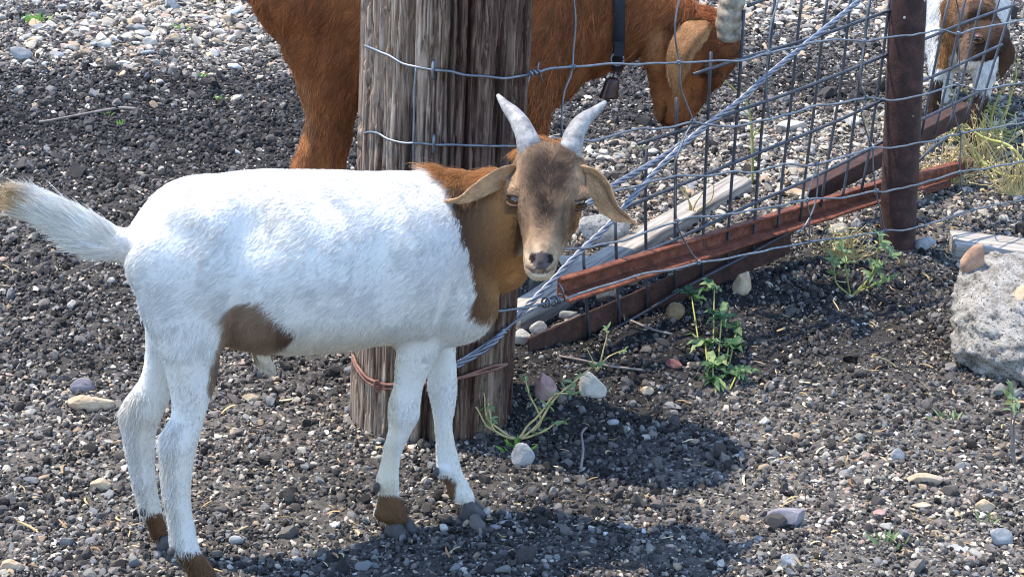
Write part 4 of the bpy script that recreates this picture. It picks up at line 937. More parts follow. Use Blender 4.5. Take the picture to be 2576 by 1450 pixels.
# only where the photograph could see it is the coat kept dense
fur(brown, V, Q, col, flow, hl, 200000, lf, .0012, .00042, 'fur', 15, .6)
BEAR = np.array([.40, .225, .11]); bn = BN
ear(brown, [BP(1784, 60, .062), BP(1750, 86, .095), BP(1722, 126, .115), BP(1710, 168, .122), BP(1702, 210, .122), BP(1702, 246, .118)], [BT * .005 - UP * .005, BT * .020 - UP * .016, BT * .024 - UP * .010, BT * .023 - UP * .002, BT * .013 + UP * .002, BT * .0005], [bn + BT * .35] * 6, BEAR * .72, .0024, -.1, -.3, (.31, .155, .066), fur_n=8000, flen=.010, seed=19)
M['horn2'] = mat_plain('pale_ridged_horn', (.25, .215, .165), .7, .2, .6, 60, .002)
horn(brown, [BP(1832, 98, .045), BP(1832, 60, .05), BP(1843, 0, .055), BP(1845, -70, .06), BP(1820, -160, .08), BP(1760, -230, .11)], .0245, .006, 45, 5, M['horn2'])
horn(brown, [BP(1825, 90, -.045), BP(1830, 50, -.05), BP(1838, -10, -.06), BP(1830, -90, -.09), BP(1800, -170, -.13), BP(1740, -230, -.16)], .0245, .006, 45, 6, M['horn2'])
eyeball(brown, BP(1776, 170, .058), .013, BN * .9 + BT * .4)
for x, y, la in ((800, 680, LB), (845, 650, -LB), (1352, 690, LB), (1314, 660, -LB)):
    P = BP(x, y, la); P[2] = float(ground_h(P[0], P[1])) - .002; claws(brown, P, BT, .042)
# collar and bell
M['strap'] = mat_plain('black_webbing', (.012, .013, .02), .7, .3, .4, 200, .0005); M['bell'] = mat_plain('brown_bell_metal', (.055, .032, .030), .35, .5, .4, 60); M['bell'].node_tree.nodes['Principled BSDF'].inputs['Metallic'].default_value = .6
collar = empty('goat_collar', BP(1550, 110), 'black webbing collar round the brown goat neck with buckle', 'collar')
cT, cB = BP(1552, -140), BP(1549, 172); cc_ = (cT + cB) / 2; a = np.linspace(0, 2 * math.pi, 48, endpoint=False); U_ = (cT - cB) / 2 * 1.02; ring = cc_ + np.sin(a)[:, None] * U_ + np.cos(a)[:, None] * BN * .085
Vc = np.vstack([ring + BT * .011, ring - BT * .011, cc_ + (ring - cc_) * 1.03 - BT * .011, cc_ + (ring - cc_) * 1.03 + BT * .011]); Fc = []
for i in range(48):
    j = (i + 1) % 48
    for q in range(4): Fc.append((q * 48 + i, q * 48 + j, ((q + 1) % 4) * 48 + j, ((q + 1) % 4) * 48 + i))
new_mesh('strap', Vc, Fc, M['strap'], collar)
def bpt(x, y): return BP(x, y, .085)
gq = Geo(); bx = [bpt(1545, 104) , bpt(1568, 104), bpt(1568, 138), bpt(1543, 138)]; gq.add(bx + [p + BN * .012 for p in bx], [(0, 1, 2, 3), (7, 6, 5, 4), (0, 4, 5, 1), (1, 5, 6, 2), (2, 6, 7, 3), (3, 7, 4, 0)]); gq.build('buckle', M['strap'], collar, False)
a = np.linspace(0, 2 * math.pi, 30); rc = bpt(1552, 148) + BN * .006; tube('ring', rc + .012 * (np.cos(a)[:, None] * BT + np.sin(a)[:, None] * UP), .0018, M['wire'], collar)
bell = empty('goat_bell', bpt(1537, 240), 'small dark brown bell hanging below the brown goat collar', 'bell')
bc = bpt(1536, 221); secs = []
ax = unit(UP * 1 + BT * .18)
for h_, r_ in ((.020, .006), (.017, .012), (.008, .0145), (-.006, .0165), (-.018, .0185), (-.020, .0165)): secs.append((bc + ax * h_, BT * r_, BN * r_ * .8))
gb = Geo(); loft(gb, secs, 20, 2.4, 3); gb.build('bell_body', M['bell'], bell)
tube('hanger', resample([rc - UP * .012, bpt(1545, 180), bpt(1541, 197), bc + ax * .02], .004), .0014, M['strap'], bell)
g_ = Geo(); ball(g_, bc - ax * .024, [.005] * 3); g_.build('clapper', M['bell'], bell)

# ---------------- the far goat at the right edge
gA = on_ground(2436, 388); dG = depth_of(gA); fN = unit(np.array([-gA[0], -gA[1], 0])); fR = np.cross(UP, -fN) * -1; fR = np.array([-fN[1], fN[0], 0]); fR = fR if fR[0] > 0 else -fR
def FP(px, py, back=0.0): return on_plane(px, py, gA - fN * back, fN)
far = empty('goat', gA, 'white goat with dark brown face grazing behind the fence at the upper right', 'goat')
g = Geo()
def fsec(xl, xr, y, back, hd, tiltv=0.0): a, b = FP(xl, y, back), FP(xr, y, back); return ((a + b) / 2, (b - a) / 2, (-fN * math.cos(tiltv) + UP * math.sin(tiltv)) * hd)
def rsec(c, rx, rz, back): C = FP(*c, back); return (C, UP * rz, fR * rx)
loft(g, [rsec((2430, 105), .03, .04, .03), rsec((2430, 70), .075, .10, .08), rsec((2428, 55), .095, .125, .14), rsec((2424, 38), .115, .15, .28), rsec((2424, 20), .115, .15, .45), rsec((2424, 5), .10, .13, .58), rsec((2424, 0), .04, .06, .66)], 28)
loft(g, [rsec((2425, 25), .055, .07, .12), rsec((2432, 30), .058, .068, .05), rsec((2445, 50), .055, .06, -.04), rsec((2465, 75), .05, .055, -.09)], 22)
loft(g, [fsec(2450, 2530, 62, -.11, .045), fsec(2425, 2540, 88, -.12, .055), fsec(2412, 2535, 115, -.13, .052), fsec(2408, 2515, 138, -.14, .045), fsec(2408, 2470, 158, -.15, .035), fsec(2412, 2448, 172, -.15, .022)], 22)
for rows, hd in (([(2325, 2400, 70, .10), (2330, 2392, 120, .08), (2335, 2388, 165, .06), (2338, 2372, 200, .05), (2338, 2366, 240, .05), (2334, 2362, 290, .05), (2330, 2364, 310, .045)], .03), ([(2450, 2520, 110, .06), (2455, 2515, 150, .04), (2458, 2502, 190, .02), (2450, 2490, 235, .01), (2438, 2470, 290, .0), (2432, 2458, 340, .0), (2424, 2456, 378, -.005)], .03),
                 ([(2350, 2410, 60, .55), (2360, 2400, 160, .52), (2365, 2390, 260, .52), (2365, 2392, 300, .52)], .035), ([(2440, 2500, 60, .55), (2445, 2490, 160, .52), (2450, 2476, 260, .52), (2450, 2478, 300, .52)], .035)):
    loft(g, [fsec(a_, b_, y_, bk, hd) for a_, b_, y_, bk in rows], 16)
V, Q = skin(g, .0065, 5); N_, _ = vnormals(V, Q); px, py = project(V); bk = -((V - gA) @ fN)
col = np.tile(np.array([.62, .61, .59]), (len(V), 1)); nz = noise(V, 25, 101, 2)
def bl3(m, c, w=1.0):
    m_ = (np.asarray(m, float) * w)[:, None]; col[:] = col * (1 - m_) + np.asarray(c) * m_
hd = bk < -.062; nk = inside([(2370, 10), (2395, -40), (2490, -30), (2500, 50), (2520, 80), (2400, 130), (2375, 170), (2360, 165), (2355, 120)], px + nz * 10, py) & (bk < .17)
bl3(nk, (.19, .095, .04)); bl3(hd, (.040, .022, .014)); bl3(hd & (px < 2436), (.11, .065, .042)); bl3(hd & (py > 155), (.62, .56, .5)); bl3((py > 205 + nz * 12) & (px < 2400) & (bk < .3), (.055, .03, .022)); bl3((py > 232 + nz * 12) & (px >= 2400) & (bk < .3), (.06, .032, .022)); bl3((py > 120) & (py < 175) & (px < 2385) & (px > 2355) & (bk < .2), (.22, .11, .045))
new_mesh('body', V, Q, M['coat'], far, True, {'coat': col})
flow = np.tile(-UP * .8 + fN * -.4, (len(V), 1)); fur(far, V, Q, col, flow, np.where(hd, .007, .014), 40000, .25, .0005, .0006, 'fur', 25, .35)
ear(far, [FP(2520, 95, -.13), FP(2532, 118, -.135), FP(2532, 145, -.14), FP(2524, 172, -.14), FP(2517, 198, -.14)], [fR * .012 + UP * .006, fR * .018, fR * .018, fR * .012, fR * .001], [fN] * 5, (.075, .042, .026), .004, .2, 0.0, fur_n=1500, seed=29)
ear(far, [FP(2445, 90, -.10), FP(2425, 100, -.12), FP(2412, 122, -.125), FP(2408, 140, -.125)], [fR * .010 + UP * .005, fR * .012, fR * .010, fR * .001], [fN] * 4, (.12, .07, .045), .004, .2, 0.0, fur_n=800, seed=31)
eyeball(far, FP(2460, 98, -.175), .013, fN + fR * -.1)
for x, y, b_ in ((2346, 316, .045), (2440, 386, -.005), (2378, 330, .52), (2464, 330, .52)):
    P = FP(x, y, b_); P[2] = float(ground_h(P[0], P[1])) - .003; claws(far, P, fN, .03)
# ------------------------------------------------------------------ single stones
ST = dict(white=mat_stone('white_limestone', (.30, .28, .25), (.46, .43, .38), (.58, .55, .50), 28),
          grey=mat_stone('grey_limestone', (.16, .16, .165), (.30, .30, .30), (.42, .41, .40), 28),
          tan=mat_stone('tan_limestone', (.26, .18, .11), (.42, .32, .22), (.54, .46, .36), 26),
          pink=mat_stone('pink_stone', (.22, .12, .11), (.34, .22, .20), (.42, .31, .28), 26),
          red=mat_stone('dark_red_stone', (.10, .04, .04), (.17, .075, .07), (.26, .14, .13), 26),
          purple=mat_stone('purple_grey_stone', (.13, .12, .14), (.22, .20, .22), (.33, .28, .28), 18),
          brown=mat_stone('brown_stone', (.10, .065, .035), (.20, .135, .075), (.30, .23, .15), 22),
          speck=mat_stone('speckled_white_limestone', (.34, .34, .34), (.50, .49, .47), (.58, .57, .55), 30, .004, (.20, .20, .21)),
          concrete=mat_stone('rough_concrete', (.15, .135, .12), (.40, .375, .34), (.60, .57, .52), 40, .016, (.07, .066, .06)))
def stone(box, mat, label, seed, rough=.3, facets=4, sub=4, thick=None, sink=.25, yaw=None, group=None, name='stone', fine=.05, deep=1.0):
    x0, y0, x1, y1 = box; cx = (x0 + x1) / 2
    P = on_ground(cx, y1 - (y1 - y0) * .30); d = depth_of(P); px = d / F_PX
    w = (x1 - x0) * px / 2; hp = (y1 - y0) * px
    th_ = thick if thick is not None else max(hp * .42, .004)
    dep = max((hp - th_ * 1.1) / .45, w * .5) * .5 * deep + .002
    me = rock_mesh(name, seed, sub, rough, (1, 1, 1), facets, ST[mat], 1.2, fine)
    V = np.empty(len(me.vertices) * 3); me.vertices.foreach_get('co', V); V = V.reshape(-1, 3)
    ext = (V.max(0) - V.min(0)) / 2; V = (V - (V.max(0) + V.min(0)) / 2) / ext * [w, dep, th_ / 2 / (1 - sink * .5)]
    me.vertices.foreach_set('co', V.ravel()); me.update()
    ob = bpy.data.objects.new(name, me); COL.objects.link(ob)
    ob.location = (P[0], P[1], P[2] + th_ / 2 * (1 - sink)); ob.rotation_euler = (0, 0, 0 if yaw is None else yaw)
    return tag(ob, label, 'stone', group)
stone((1453, 553, 1584, 642), 'speck', 'large speckled white stone between the goat ear and the timber', 11, .22, 6, 5, .075, .1)
stone((1402, 622, 1512, 702), 'white', 'flat white stone right of the goat muzzle beside the timber', 12, .25, 5, 4, .03)
stone((1454, 935, 1525, 1022), 'white', 'white stone with dark underside below the steel strip end', 13, .3, 5, 4, .05)
stone((1343, 952, 1400, 1024), 'pink', 'upright reddish white stone among stems by the post', 14, .3, 5, 4, .05)
stone((1285, 1116, 1345, 1192), 'grey', 'rounded grey stone under the weed by the post foot', 15, .15, 2, 4, .042)
stone((1840, 682, 1889, 762), 'tan', 'upright knobbly pale stone below the woven wire', 16, .5, 3, 4, .05)
stone((1672, 757, 1720, 819), 'brown', 'dull brown stone beneath the rusty strip', 17, .25, 2, 4, .035)
stone((1672, 901, 1716, 934), 'red', 'dark red stone left of the green weed', 18, .3, 4, 4, .018)
stone((1608, 970, 1645, 1001), 'tan', 'small tan blocky stone left of and below the green weed', 19, .3, 5, 3, .016)
stone((1526, 1050, 1557, 1075), 'grey', 'small round grey pebble on dark soil right of the post weed', 20, .15, 2, 3, .012)
stone((1498, 733, 1551, 772), 'tan', 'yellowish stone lying between channel and strip, second from left', 21, .3, 4, 4, .03, sink=0)
stone((1561, 697, 1605, 730), 'tan', 'yellow stone half hidden under the red channel', 22, .3, 4, 4, .025, sink=0)
stone((1330, 822, 1376, 855), 'white', 'pale stone just above the left end of the rusty strip', 23, .3, 4, 4, .03, sink=0)
stone((1287, 840, 1334, 878), 'white', 'pale stone against the post at the timber end', 24, .4, 4, 4, .03, sink=0)
stone((1405, 786, 1454, 812), 'grey', 'grey stone between the timber and the rusty strip', 25, .3, 4, 3, .02)
stone((1924, 1267, 2021, 1338), 'purple', 'large purple grey stone sunk in gravel, lower right', 26, .2, 6, 5, .03)
stone((2276, 1181, 2372, 1231), 'tan', 'flat pale stone right of centre in the lower right gravel', 27, .3, 5, 4, .022)
stone((1961, 1394, 2008, 1435), 'grey', 'grey green stone at the bottom edge below the purple stone', 28, .2, 4, 4, .02)
stone((2485, 1327, 2546, 1388), 'grey', 'knobbly grey stone near the lower right corner', 29, .35, 2, 4, .03)
stone((2451, 1254, 2502, 1298), 'tan', 'tan angular stone above the knobbly grey stone', 30, .3, 6, 4, .022)
stone((2291, 1254, 2345, 1281), 'tan', 'thin tan slab below the flat pale stone', 31, .2, 5, 3, .008)
stone((2378, 1363, 2442, 1390), 'grey', 'thin grey slab left of the knobbly grey stone', 32, .2, 5, 3, .008)
stone((2238, 1132, 2274, 1166), 'grey', 'round grey pebble above the flat pale stone', 33, .12, 1, 4, .022)
stone((2194, 1277, 2228, 1301), 'pink', 'small pink slab left of the thin tan slab', 34, .2, 5, 3, .008)
stone((1907, 1047, 1935, 1074), 'white', 'small white stone under the green weed on open gravel', 35, .25, 5, 3, .014)
stone((2412, 850, 2436, 868), 'pink', 'small pinkish pebble by the concrete lump foot', 36, .25, 5, 3, .01)
stone((2290, 590, 2352, 640), 'grey', 'grey stone right against the pipe foot', 37, .3, 5, 4, .03)
stone((2256, 648, 2284, 676), 'brown', 'small brown pebble in front of the pipe foot', 38, .2, 3, 3, .016)
stone((2075, 560, 2135, 605), 'white', 'white stone behind the woven wire left of the pipe', 39, .35, 4, 4, .03)
stone((2138, 548, 2168, 600), 'grey', 'narrow grey stone standing next to the white one left of the pipe', 40, .35, 4, 4, .035)
stone((1950, 296, 2030, 345), 'white', 'white rough stone behind the mesh, largest there', 41, .35, 5, 4, .03)
stone((2125, 280, 2165, 330), 'white', 'white stone behind the mesh near the pipe', 42, .35, 5, 4, .03)
stone((2128, 415, 2176, 440), 'white', 'flat white stone on the angle iron left of the pipe', 43, .25, 5, 4, .02, sink=0)
stone((1975, 470, 2035, 505), 'tan', 'tan knobbly stone behind the channel', 44, .4, 3, 4, .02)
stone((1990, 420, 2025, 450), 'tan', 'tan stone behind the mesh above the knobbly one', 45, .3, 3, 3, .02)
stone((1528, 352, 1578, 374), 'tan', 'tan stone behind the right horn tip', 46, .25, 3, 4, .018)
stone((2318, 308, 2350, 332), 'white', 'white stone under the far goat beside the pipe', 47, .25, 4, 3, .02)
stone((26, 130, 82, 160), 'grey', 'angular grey stone near the upper left edge', 48, .25, 6, 4, .04)
stone((62, 97, 101, 121), 'tan', 'tan stone above the angular grey stone, upper left', 49, .3, 5, 4, .025)
stone((422, 90, 459, 115), 'tan', 'pale tan stone left of the brown goat rump', 50, .3, 5, 4, .03)
stone((358, 100, 398, 124), 'white', 'white angular stone in the pale gravel, upper left middle', 51, .3, 5, 4, .03)
stone((412, 12, 453, 36), 'grey', 'grey boulder at the top edge left of the brown goat', 52, .3, 6, 4, .045)
stone((243, 108, 282, 126), 'white', 'white stone at the edge of the dark soil, upper left', 53, .3, 4, 3, .025)
stone((290, 155, 332, 170), 'white', 'flat whitish stone on the rim of the dark soil', 54, .2, 4, 3, .016)
stone((352, 126, 393, 144), 'grey', 'thin tilted slab in the upper left gravel', 55, .2, 6, 3, .016)
stone((622, 40, 668, 62), 'white', 'white stone beside the brown goat thigh', 56, .3, 4, 3, .03)
stone((555, 48, 600, 66), 'tan', 'tan stone just left of the brown goat thigh', 57, .3, 4, 3, .03)
stone((386, 202, 412, 214), 'white', 'single white pebble on the dark soil left of the brown leg', 58, .15, 2, 3, .014)
stone((80, 62, 112, 84), 'grey', 'grey stone by the bright green tuft, upper left', 59, .3, 5, 3, .025)
stone((170, 1004, 292, 1042), 'tan', 'long flat tan rock left of the far hind leg', 60, .25, 4, 5, .03)
stone((175, 962, 240, 998), 'purple', 'dull grey rock above the long tan rock at left', 61, .25, 3, 4, .03)
stone((226, 1205, 282, 1242), 'tan', 'pinkish tan stone left of the white goat hind feet', 62, .2, 4, 4, .022)
stone((2, 1405, 64, 1446), 'tan', 'tan stone at the lower left corner', 63, .25, 4, 4, .02)
stone((608, 992, 652, 1014), 'tan', 'flat tan stone under the goat belly', 64, .25, 4, 4, .014)
stone((268, 700, 290, 716), 'white', 'small white stone left of the goat buttock', 65, .2, 3, 3, .012)
stone((575, 1345, 612, 1375), 'grey', 'grey white stone right of the near hind foot', 66, .2, 4, 3, .014)
stone((1105, 1322, 1128, 1338), 'white', 'white pebble between the front hooves', 67, .15, 2, 3, .012)
stone((1255, 1308, 1300, 1324), 'grey', 'oval flat grey pebble right of the far front hoof', 68, .08, 0, 3, .008)
stone((1230, 1318, 1260, 1334), 'purple', 'darker oval pebble touching the flat grey one', 69, .08, 0, 3, .008)
stone((1213, 1278, 1235, 1300), 'white', 'small white cube-like pebble right of the far front fetlock', 70, .2, 6, 3, .014)
# concrete lump
cb = on_ground(2560, 915); me = rock_mesh('concrete_lump', 77, 6, .25, (1, 1, 1), 1, ST['concrete'], 1.3, .07)
V = np.empty(len(me.vertices) * 3); me.vertices.foreach_get('co', V); V = V.reshape(-1, 3)
V = np.sign(V) * np.abs(V) ** .95
V[:, 2] = np.where(V[:, 2] > .6, .6 + (V[:, 2] - .6) * .6, V[:, 2])
V[:, :2] *= (.70 + .30 * sstep(-.9, .15, V[:, 2]))[:, None]; V *= [.168, .165, .125]; V += (.012 * noise(V, 42, 5, 3) + .0075 * noise(V, 150, 6, 2))[:, None] * unit(V)
me.vertices.foreach_set('co', V.ravel()); me.update()
lump = bpy.data.objects.new('concrete_lump', me); COL.objects.link(lump); lump.location = cb + np.array([.03, .03, .055]); lump.rotation_euler = (math.radians(14), math.radians(6), math.radians(-12))
tag(lump, 'broken lump of rough pale concrete at the right edge', 'concrete lump')
def lump_stone(x, y, size, mat, seed, label, rot):
    me = rock_mesh('stone', seed, 4, .25, (1, 1, 1), 4, ST[mat], 1.2, .04); V = np.empty(len(me.vertices) * 3); me.vertices.foreach_get('co', V); V = V.reshape(-1, 3) * size
    me.vertices.foreach_set('co', V.ravel()); me.update(); ob = bpy.data.objects.new('stone', me); COL.objects.link(ob)
    ob.location = at_depth(x, y, depth_of(cb) - .03 + (.075 if mat == 'brownpink' else 0)); ob.rotation_euler = rot; return tag(ob, label, 'stone')
ST['brownpink'] = mat_stone('orange_brown_stone', (.20, .12, .08), (.33, .20, .14), (.42, .29, .21), 24)
lump_stone(2452, 652, [.024, .02, .036], 'brownpink', 81, 'orange brown stone leaning on the back of the concrete lump', (0.2, .45, .3))
lump_stone(2566, 752, [.016, .022, .028], 'tan', 82, 'tan stone set in the concrete lump at the right edge', (0, .2, 0))
# further medium stones nobody would tell apart, on the pale gravel behind and the open gravel in front
zones = [((20, 5, 640, 150), 46), ((1450, 380, 1760, 480), 16), ((1860, 270, 2180, 460), 22), ((1900, 5, 2220, 60), 14), ((1500, 1080, 2540, 1430), 30), ((10, 950, 290, 1430), 22), ((560, 980, 860, 1420), 14), ((2330, 250, 2560, 560), 14)]
protos = {m_: [rock_mesh('stone', 300 + q * 7, 3, .4, (1, 1, 1), 9, ST[m_], 1.2, .03) for q in range(3)] for m_ in ('white', 'tan', 'grey')}
for zi, ((x0, y0, x1, y1), cnt) in enumerate(zones):
    for q in range(cnt):
        P = on_ground(rng.uniform(x0, x1), rng.uniform(y0, y1)); m_ = ['white', 'tan', 'grey'][rng.choice(3, p=[.45, .25, .3])]
        sz = rng.uniform(.012, .021) * (1.35 if zi in (0, 3) else .6 if zi in (4, 5, 6) else 1)
        ob = bpy.data.objects.new('stone', protos[m_][rng.integers(0, 3)]); COL.objects.link(ob)
        ob.scale = (sz, sz * rng.uniform(.6, .9), sz * rng.uniform(.4, .65)); ob.location = P + [0, 0, ob.scale[2] * .55]; ob.rotation_euler = (rng.normal(0, .2), rng.normal(0, .2), rng.uniform(0, 6.28))
        lab = ['palm sized pale stone in the gravel at the upper left', 'pale stone on gravel behind the cable', 'pale stone on gravel behind the mesh panel', 'pale stone on far gravel at the top edge', 'small loose stone on the lower right gravel', 'small loose stone on the lower left ground', 'small loose stone below the goat belly', 'loose stone among straw right of the pipe'][zi]
        tag(ob, {'white': 'whitish ', 'tan': 'tan ', 'grey': 'grey '}[m_] + lab.replace('pale ', ''), 'stone', 'loose stones')

# ------------------------------------------------------------------ twigs and plants
M['twig'] = mat_plain('grey_twig', (.20, .17, .15), .85, .2); M['drystem'] = mat_plain('dry_yellow_stem', (.48, .38, .18), .7, .2, .25, 40)
M['greenstem'] = mat_plain('yellow_green_stem', (.30, .30, .09), .6, .3, .3, 30); M['leaf'] = mat_leaf('green_leaf', (.035, .085, .035), (.075, .15, .06)); M['paleleaf'] = mat_leaf('pale_green_leaf', (.13, .20, .08), (.24, .32, .14)); M['sprout'] = mat_leaf('bright_sprout', (.13, .28, .04), (.25, .42, .08))
def gline(pts, lift=.006): return [on_ground(x, y) + [0, 0, lift] for x, y in pts]
tag(tube('twig', resample(gline([(100, 318), (127, 315), (227, 296), (309, 283), (357, 289)], .012), .02), np.linspace(.003, .0045, len(resample(gline([(100, 318), (127, 315), (227, 296), (309, 283), (357, 289)], .012), .02))), M['twig']), 'long thin grey twig lying on the dark soil at left', 'twig')
for pts, lab in (([(1405, 905), (1460, 915), (1530, 930), (1615, 940)], 'thin dry twig lying under the rusty strip'), ([(1460, 1190), (1466, 1140), (1462, 1100), (1475, 1085)], 'small forked grey twig on the dark soil'), ([(1390, 830), (1425, 818), (1460, 800)], 'short twig by the steel strip'), ([(1585, 815), (1640, 838), (1690, 850)], 'pale splintered stick under the mesh foot'), ([(2490, 112), (2530, 104), (2580, 96)], 'pale stick on the far dark soil at the right edge')):
    tag(tube('twig', resample(gline(pts, .008), .012), .0022, M['twig']), lab, 'twig')

def leaf_geo(g, base, tip, width, normal, fold=.25, n=6, wav=0.0):
    base = np.asarray(base); tip = np.asarray(tip); L = tip - base; sidev = unit(np.cross(L, normal)); nn = unit(np.cross(sidev, L)); V = []
    for i in range(n + 1):
        t = i / n; w = width * (math.sin(math.pi * min(1, t * .93 + .05)) ** .8) * (1 - .35 * t); c = base + L * t + nn * (-.22 * np.linalg.norm(L) * (t - .4) ** 2 + wav * math.sin(t * 11) * width)
        V += [c - sidev * w + nn * fold * w, c, c + sidev * w + nn * fold * w]
    Fs = []
    for i in range(n): a_ = 3 * i; Fs += [(a_, a_ + 1, a_ + 4, a_ + 3), (a_ + 1, a_ + 2, a_ + 5, a_ + 4)]
    return g.add(V, Fs)

def lobed(c, r, nrm, g, lobes=3):
    for q in range(lobes):
        a_ = rng.uniform(0, 6.28); u = unit(np.cross(nrm, rng.normal(size=3))); d = unit(u + .35 * nrm)
        leaf_geo(g, c, c + d * r * rng.uniform(.7, 1.2), r * .22, nrm, .3, 4, .15)

def weed(name, stems, leafmat, stemmat, label, leaf_r=.014, every=.03, thick=.0022, lobes=3, base=None, leaf_from=.35, cat='plant'):
    """stems: lists of 3-D points from root to tip"""
    root = empty(name, stems[0][0] if base is None else base, label, cat)
    for st in stems:
        P = resample(st, .008); tube('stem', P + .0015 * np.stack([noise(P, 60, q) for q in range(3)], -1), np.linspace(thick, thick * .45, len(P)), stemmat, root, 5)
        s_ = np.r_[0, np.cumsum(np.linalg.norm(np.diff(P, axis=0), axis=1))]; L = s_[-1]; pos = L * leaf_from + rng.uniform(0, every)
        while pos < L + every * .5:
            k = min(np.searchsorted(s_, pos), len(P) - 1); g = Geo(); lobed(P[k], leaf_r * rng.uniform(.7, 1.2), unit(np.array([rng.normal(0, .5), rng.normal(-.3, .5), 1.0])), g, lobes)
            g.build('leaf', leafmat, root); pos += every * rng.uniform(.7, 1.3)
    return root
def stems_px(base_px, tips, lean=.0):
    """stems rooted at a ground pixel, each through picture points taken in the upright plane facing the camera through the root"""
    B = on_ground(*base_px); vn = unit(np.array([B[0], B[1], 0])); out = []
    for k_, tp in enumerate(tips):
        dd = .015 * math.sin(k_ * 2.4); out.append([B] + [on_plane(x, y, B + vn * dd * (i + 1) / len(tp), vn) for i, (x, y) in enumerate(tp)])
    return out
weed('straggly_weed', stems_px((1300, 1105), [[(1265, 1095), (1225, 1070), (1200, 1025), (1180, 1015)], [(1255, 1080), (1225, 1050), (1218, 1000), (1210, 965)], [(1245, 1085), (1232, 1040), (1228, 1010)], [(1330, 1090), (1360, 1060), (1340, 1010), (1325, 975), (1320, 945)], [(1345, 1075), (1380, 1020), (1430, 970), (1475, 935), (1500, 915)], [(1380, 1010), (1400, 990), (1440, 990)], [(1320, 1110), (1320, 1150), (1310, 1130)], [(1365, 1085), (1400, 1060), (1420, 1060)]]),
     M['paleleaf'], M['drystem'], 'straggly pale weed with woody stems at the foot of the wooden post', .016, .018, .0024, 3, None, .35)
weed('straggly_weed', stems_px((1500, 935), [[(1515, 890), (1525, 850), (1527, 825)], [(1520, 905), (1545, 890), (1570, 878)], [(1490, 905), (1478, 880)]]), M['paleleaf'], M['drystem'], 'thin weed sprig rising before the rusty strip', .012, .03, .0018, 3, None, .5)
# leafy green weed
B = on_ground(1800, 930); root = empty('leafy_weed', B, 'leafy dark green weed growing on the soil below the fence', 'plant')
vnw = unit(np.array([B[0], B[1], 0])); crowns = [(1790, 775, .07), (1810, 830, .05), (1770, 880, .03), (1830, 890, .03), (1790, 930, .02), (1855, 945, .015), (1735, 770, .04), (1800, 960, .01), (1850, 850, .03)]
for (cx, cy, hh) in crowns:
    C = on_ground(cx, cy + hh * 500) + [0, 0, hh]
    tube('stem', resample([B * .35 + on_ground(cx, cy + 60) * .65, C], .01), .0016, M['greenstem'], root, 5)
    for q in range(rng.integers(7, 11)):
        a_ = rng.uniform(0, 6.28); d = np.array([math.cos(a_), math.sin(a_), rng.uniform(-.25, .45)]); g = Geo()
        leaf_geo(g, C, C + d * rng.uniform(.026, .046), rng.uniform(.006, .010), UP + rng.normal(0, .25, 3), .35, 7, .35); g.build('leaf', M['leaf'] if rng.random() < .7 else M['paleleaf'], root)
weed('leafy_weed', stems_px((2140, 745), [[(2170, 720), (2200, 670), (2210, 620), (2212, 590)], [(2195, 690), (2220, 660), (2238, 640)], [(2130, 700), (2125, 650), (2110, 610)], [(2155, 735), (2200, 715), (2230, 705)], [(2110, 720), (2100, 700), (2095, 650)]]), M['paleleaf'], M['greenstem'], 'young green weed in front of the pipe foot', .024, .022, .0021, 4, None, .35)
weed('sapling', stems_px((2550, 1165), [[(2545, 1100), (2543, 1040), (2546, 995)], [(2550, 1060), (2562, 1035)]]), M['paleleaf'], M['twig'], 'drooping seedling with pale leaves at the right edge', .034, .03, .0032, 5, None, .8)
weed('dry_stalk', stems_px((1893, 462), [[(1893, 400), (1892, 335), (1888, 300), (1865, 275)], [(1893, 350), (1910, 325), (1922, 300)], [(1888, 300), (1870, 250), (1845, 225), (1820, 200)]]), M['paleleaf'], M['greenstem'], 'green stalk behind the mesh at the timber end', .008, .09, .0032, 2)
weed('dry_stalk', stems_px((1740, 560), [[(1745, 520), (1770, 480), (1775, 445)], [(1730, 500), (1722, 470)], [(1755, 530), (1790, 500), (1795, 470)], [(1738, 520), (1700, 450), (1690, 430)]]), M['paleleaf'], M['drystem'], 'bent dry stems before the timber behind the mesh', .007, .12, .0026, 2)
weed('dry_stalk', stems_px((2064, 500), [[(2070, 460), (2085, 420)], [(2100, 470), (2125, 540)]]), M['paleleaf'], M['drystem'], 'bent straw stem hooked over the channel', .005, .2, .0022, 2)
weed('dry_stalk', stems_px((2190, 400), [[(2185, 340), (2172, 290), (2165, 270)]]), M['paleleaf'], M['drystem'], 'brown dry stalk left of the pipe', .004, .3, .0028, 2)
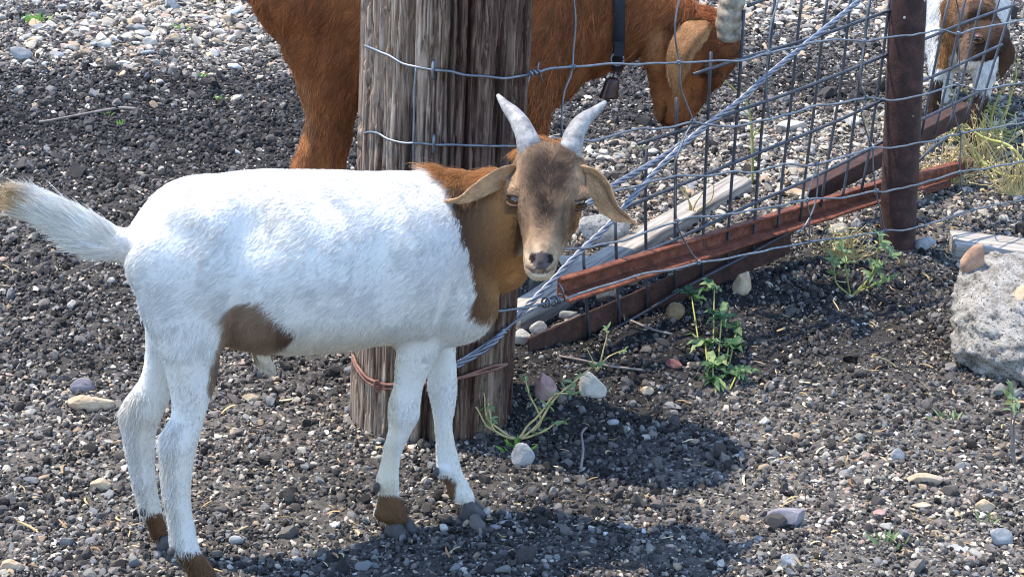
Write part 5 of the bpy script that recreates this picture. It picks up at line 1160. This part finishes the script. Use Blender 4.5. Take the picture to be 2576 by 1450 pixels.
# yellow green bush right of the pipe
Bb = on_ground(2480, 372); tips = []
for q in range(46):
    a0 = rng.uniform(2330, 2585); b0 = rng.uniform(185, 460); mx, my = (2440 + a0) / 2 + rng.normal(0, 18), (330 + b0) / 2 + rng.normal(0, 20); tips.append([(mx, my), (a0, b0)])
tips += [[(2530, 420), (2580, 430)], [(2470, 330), (2440, 300), (2385, 240)], [(2520, 300), (2550, 210), (2560, 150)]]
weed('straggly_bush', stems_px((2480, 372), tips), M['paleleaf'], M['greenstem'], 'straggly yellow green bush behind the wire right of the pipe', .011, .06, .0042, 2, None, .5)
weed('straggly_bush', stems_px((2640, 480), [[(2600, 440), (2540, 370), (2470, 345), (2400, 290)], [(2600, 450), (2520, 440), (2450, 390)], [(2590, 470), (2520, 470), (2470, 410), (2440, 360)]]), M['paleleaf'], M['greenstem'], 'long yellow green branches reaching in from the right edge', .009, .09, .006, 2, None, .6)
for k_, (bx_, by_, lab) in enumerate([(2392, 470, 'tangle of straw coloured dry weeds behind the wire beside the pipe'), (2470, 430, 'thick tangle of dry yellow weeds below the far goat'), (2555, 500, 'tangle of dry yellow weeds at the right edge above the timber'), (2120, 655, 'dry yellow grass tuft left of the pipe foot')]):
    tips = []
    for q in range(64):
        a0 = bx_ + rng.normal(0, 55 if k_ < 3 else 35); b0 = by_ - rng.uniform(20, 170 if k_ < 3 else 90); tips.append([((bx_ + a0) / 2 + rng.normal(0, 20), (by_ + b0) / 2 + rng.normal(0, 15)), (a0, b0)])
    weed('dry_weeds', stems_px((bx_, by_), tips), M['drystem'], M['drystem'], lab, .009, .07, .0017, 2, None, .4)
for (x, y, r_, lab) in [(92, 62, .05, 'bright green tuft of grass at the upper left'), (550, 4, .05, 'bright green tuft at the top edge left of the brown goat'), (452, 78, .03, 'small green sprout on the pale gravel'), (270, 290, .018, 'tiny green sprout below the long twig'), (305, 315, .02, 'tiny green sprout right of and below the twig'), (552, 252, .018, 'tiny green sprout on the dark soil near the brown leg'), (515, 195, .022, 'tiny green sprout above the dark soil band'), (2385, 1060, .026, 'small blue green sprout left of the seedling'), (2240, 1365, .03, 'small feathery green sprout in the lower right gravel'), (2484, 1312, .02, 'tiny green sprout by the tan angular stone'), (1300, 1128, .028, 'small fresh green sprout on the rounded grey stone'), (1605, 378, .02, 'tiny green sprout behind the cable')]:
    C = on_ground(x, y); root = empty('sprout', C, lab, 'plant')
    for q in range(26 if r_ > .04 else 11):
        a_ = rng.uniform(0, 6.28); off = np.array([math.cos(a_), math.sin(a_), 0]) * r_ * rng.uniform(0, .9); b_ = C + off; g = Geo()
        leaf_geo(g, b_, b_ + (off * .5 + [rng.normal(0, .3) * r_, rng.normal(0, .3) * r_, r_ * rng.uniform(.35, .8)]), r_ * .11, np.array([rng.normal(), -1, .6]), .3, 4); g.build('blade', M['sprout'] if x < 1000 or x == 1300 else M['paleleaf'], root)
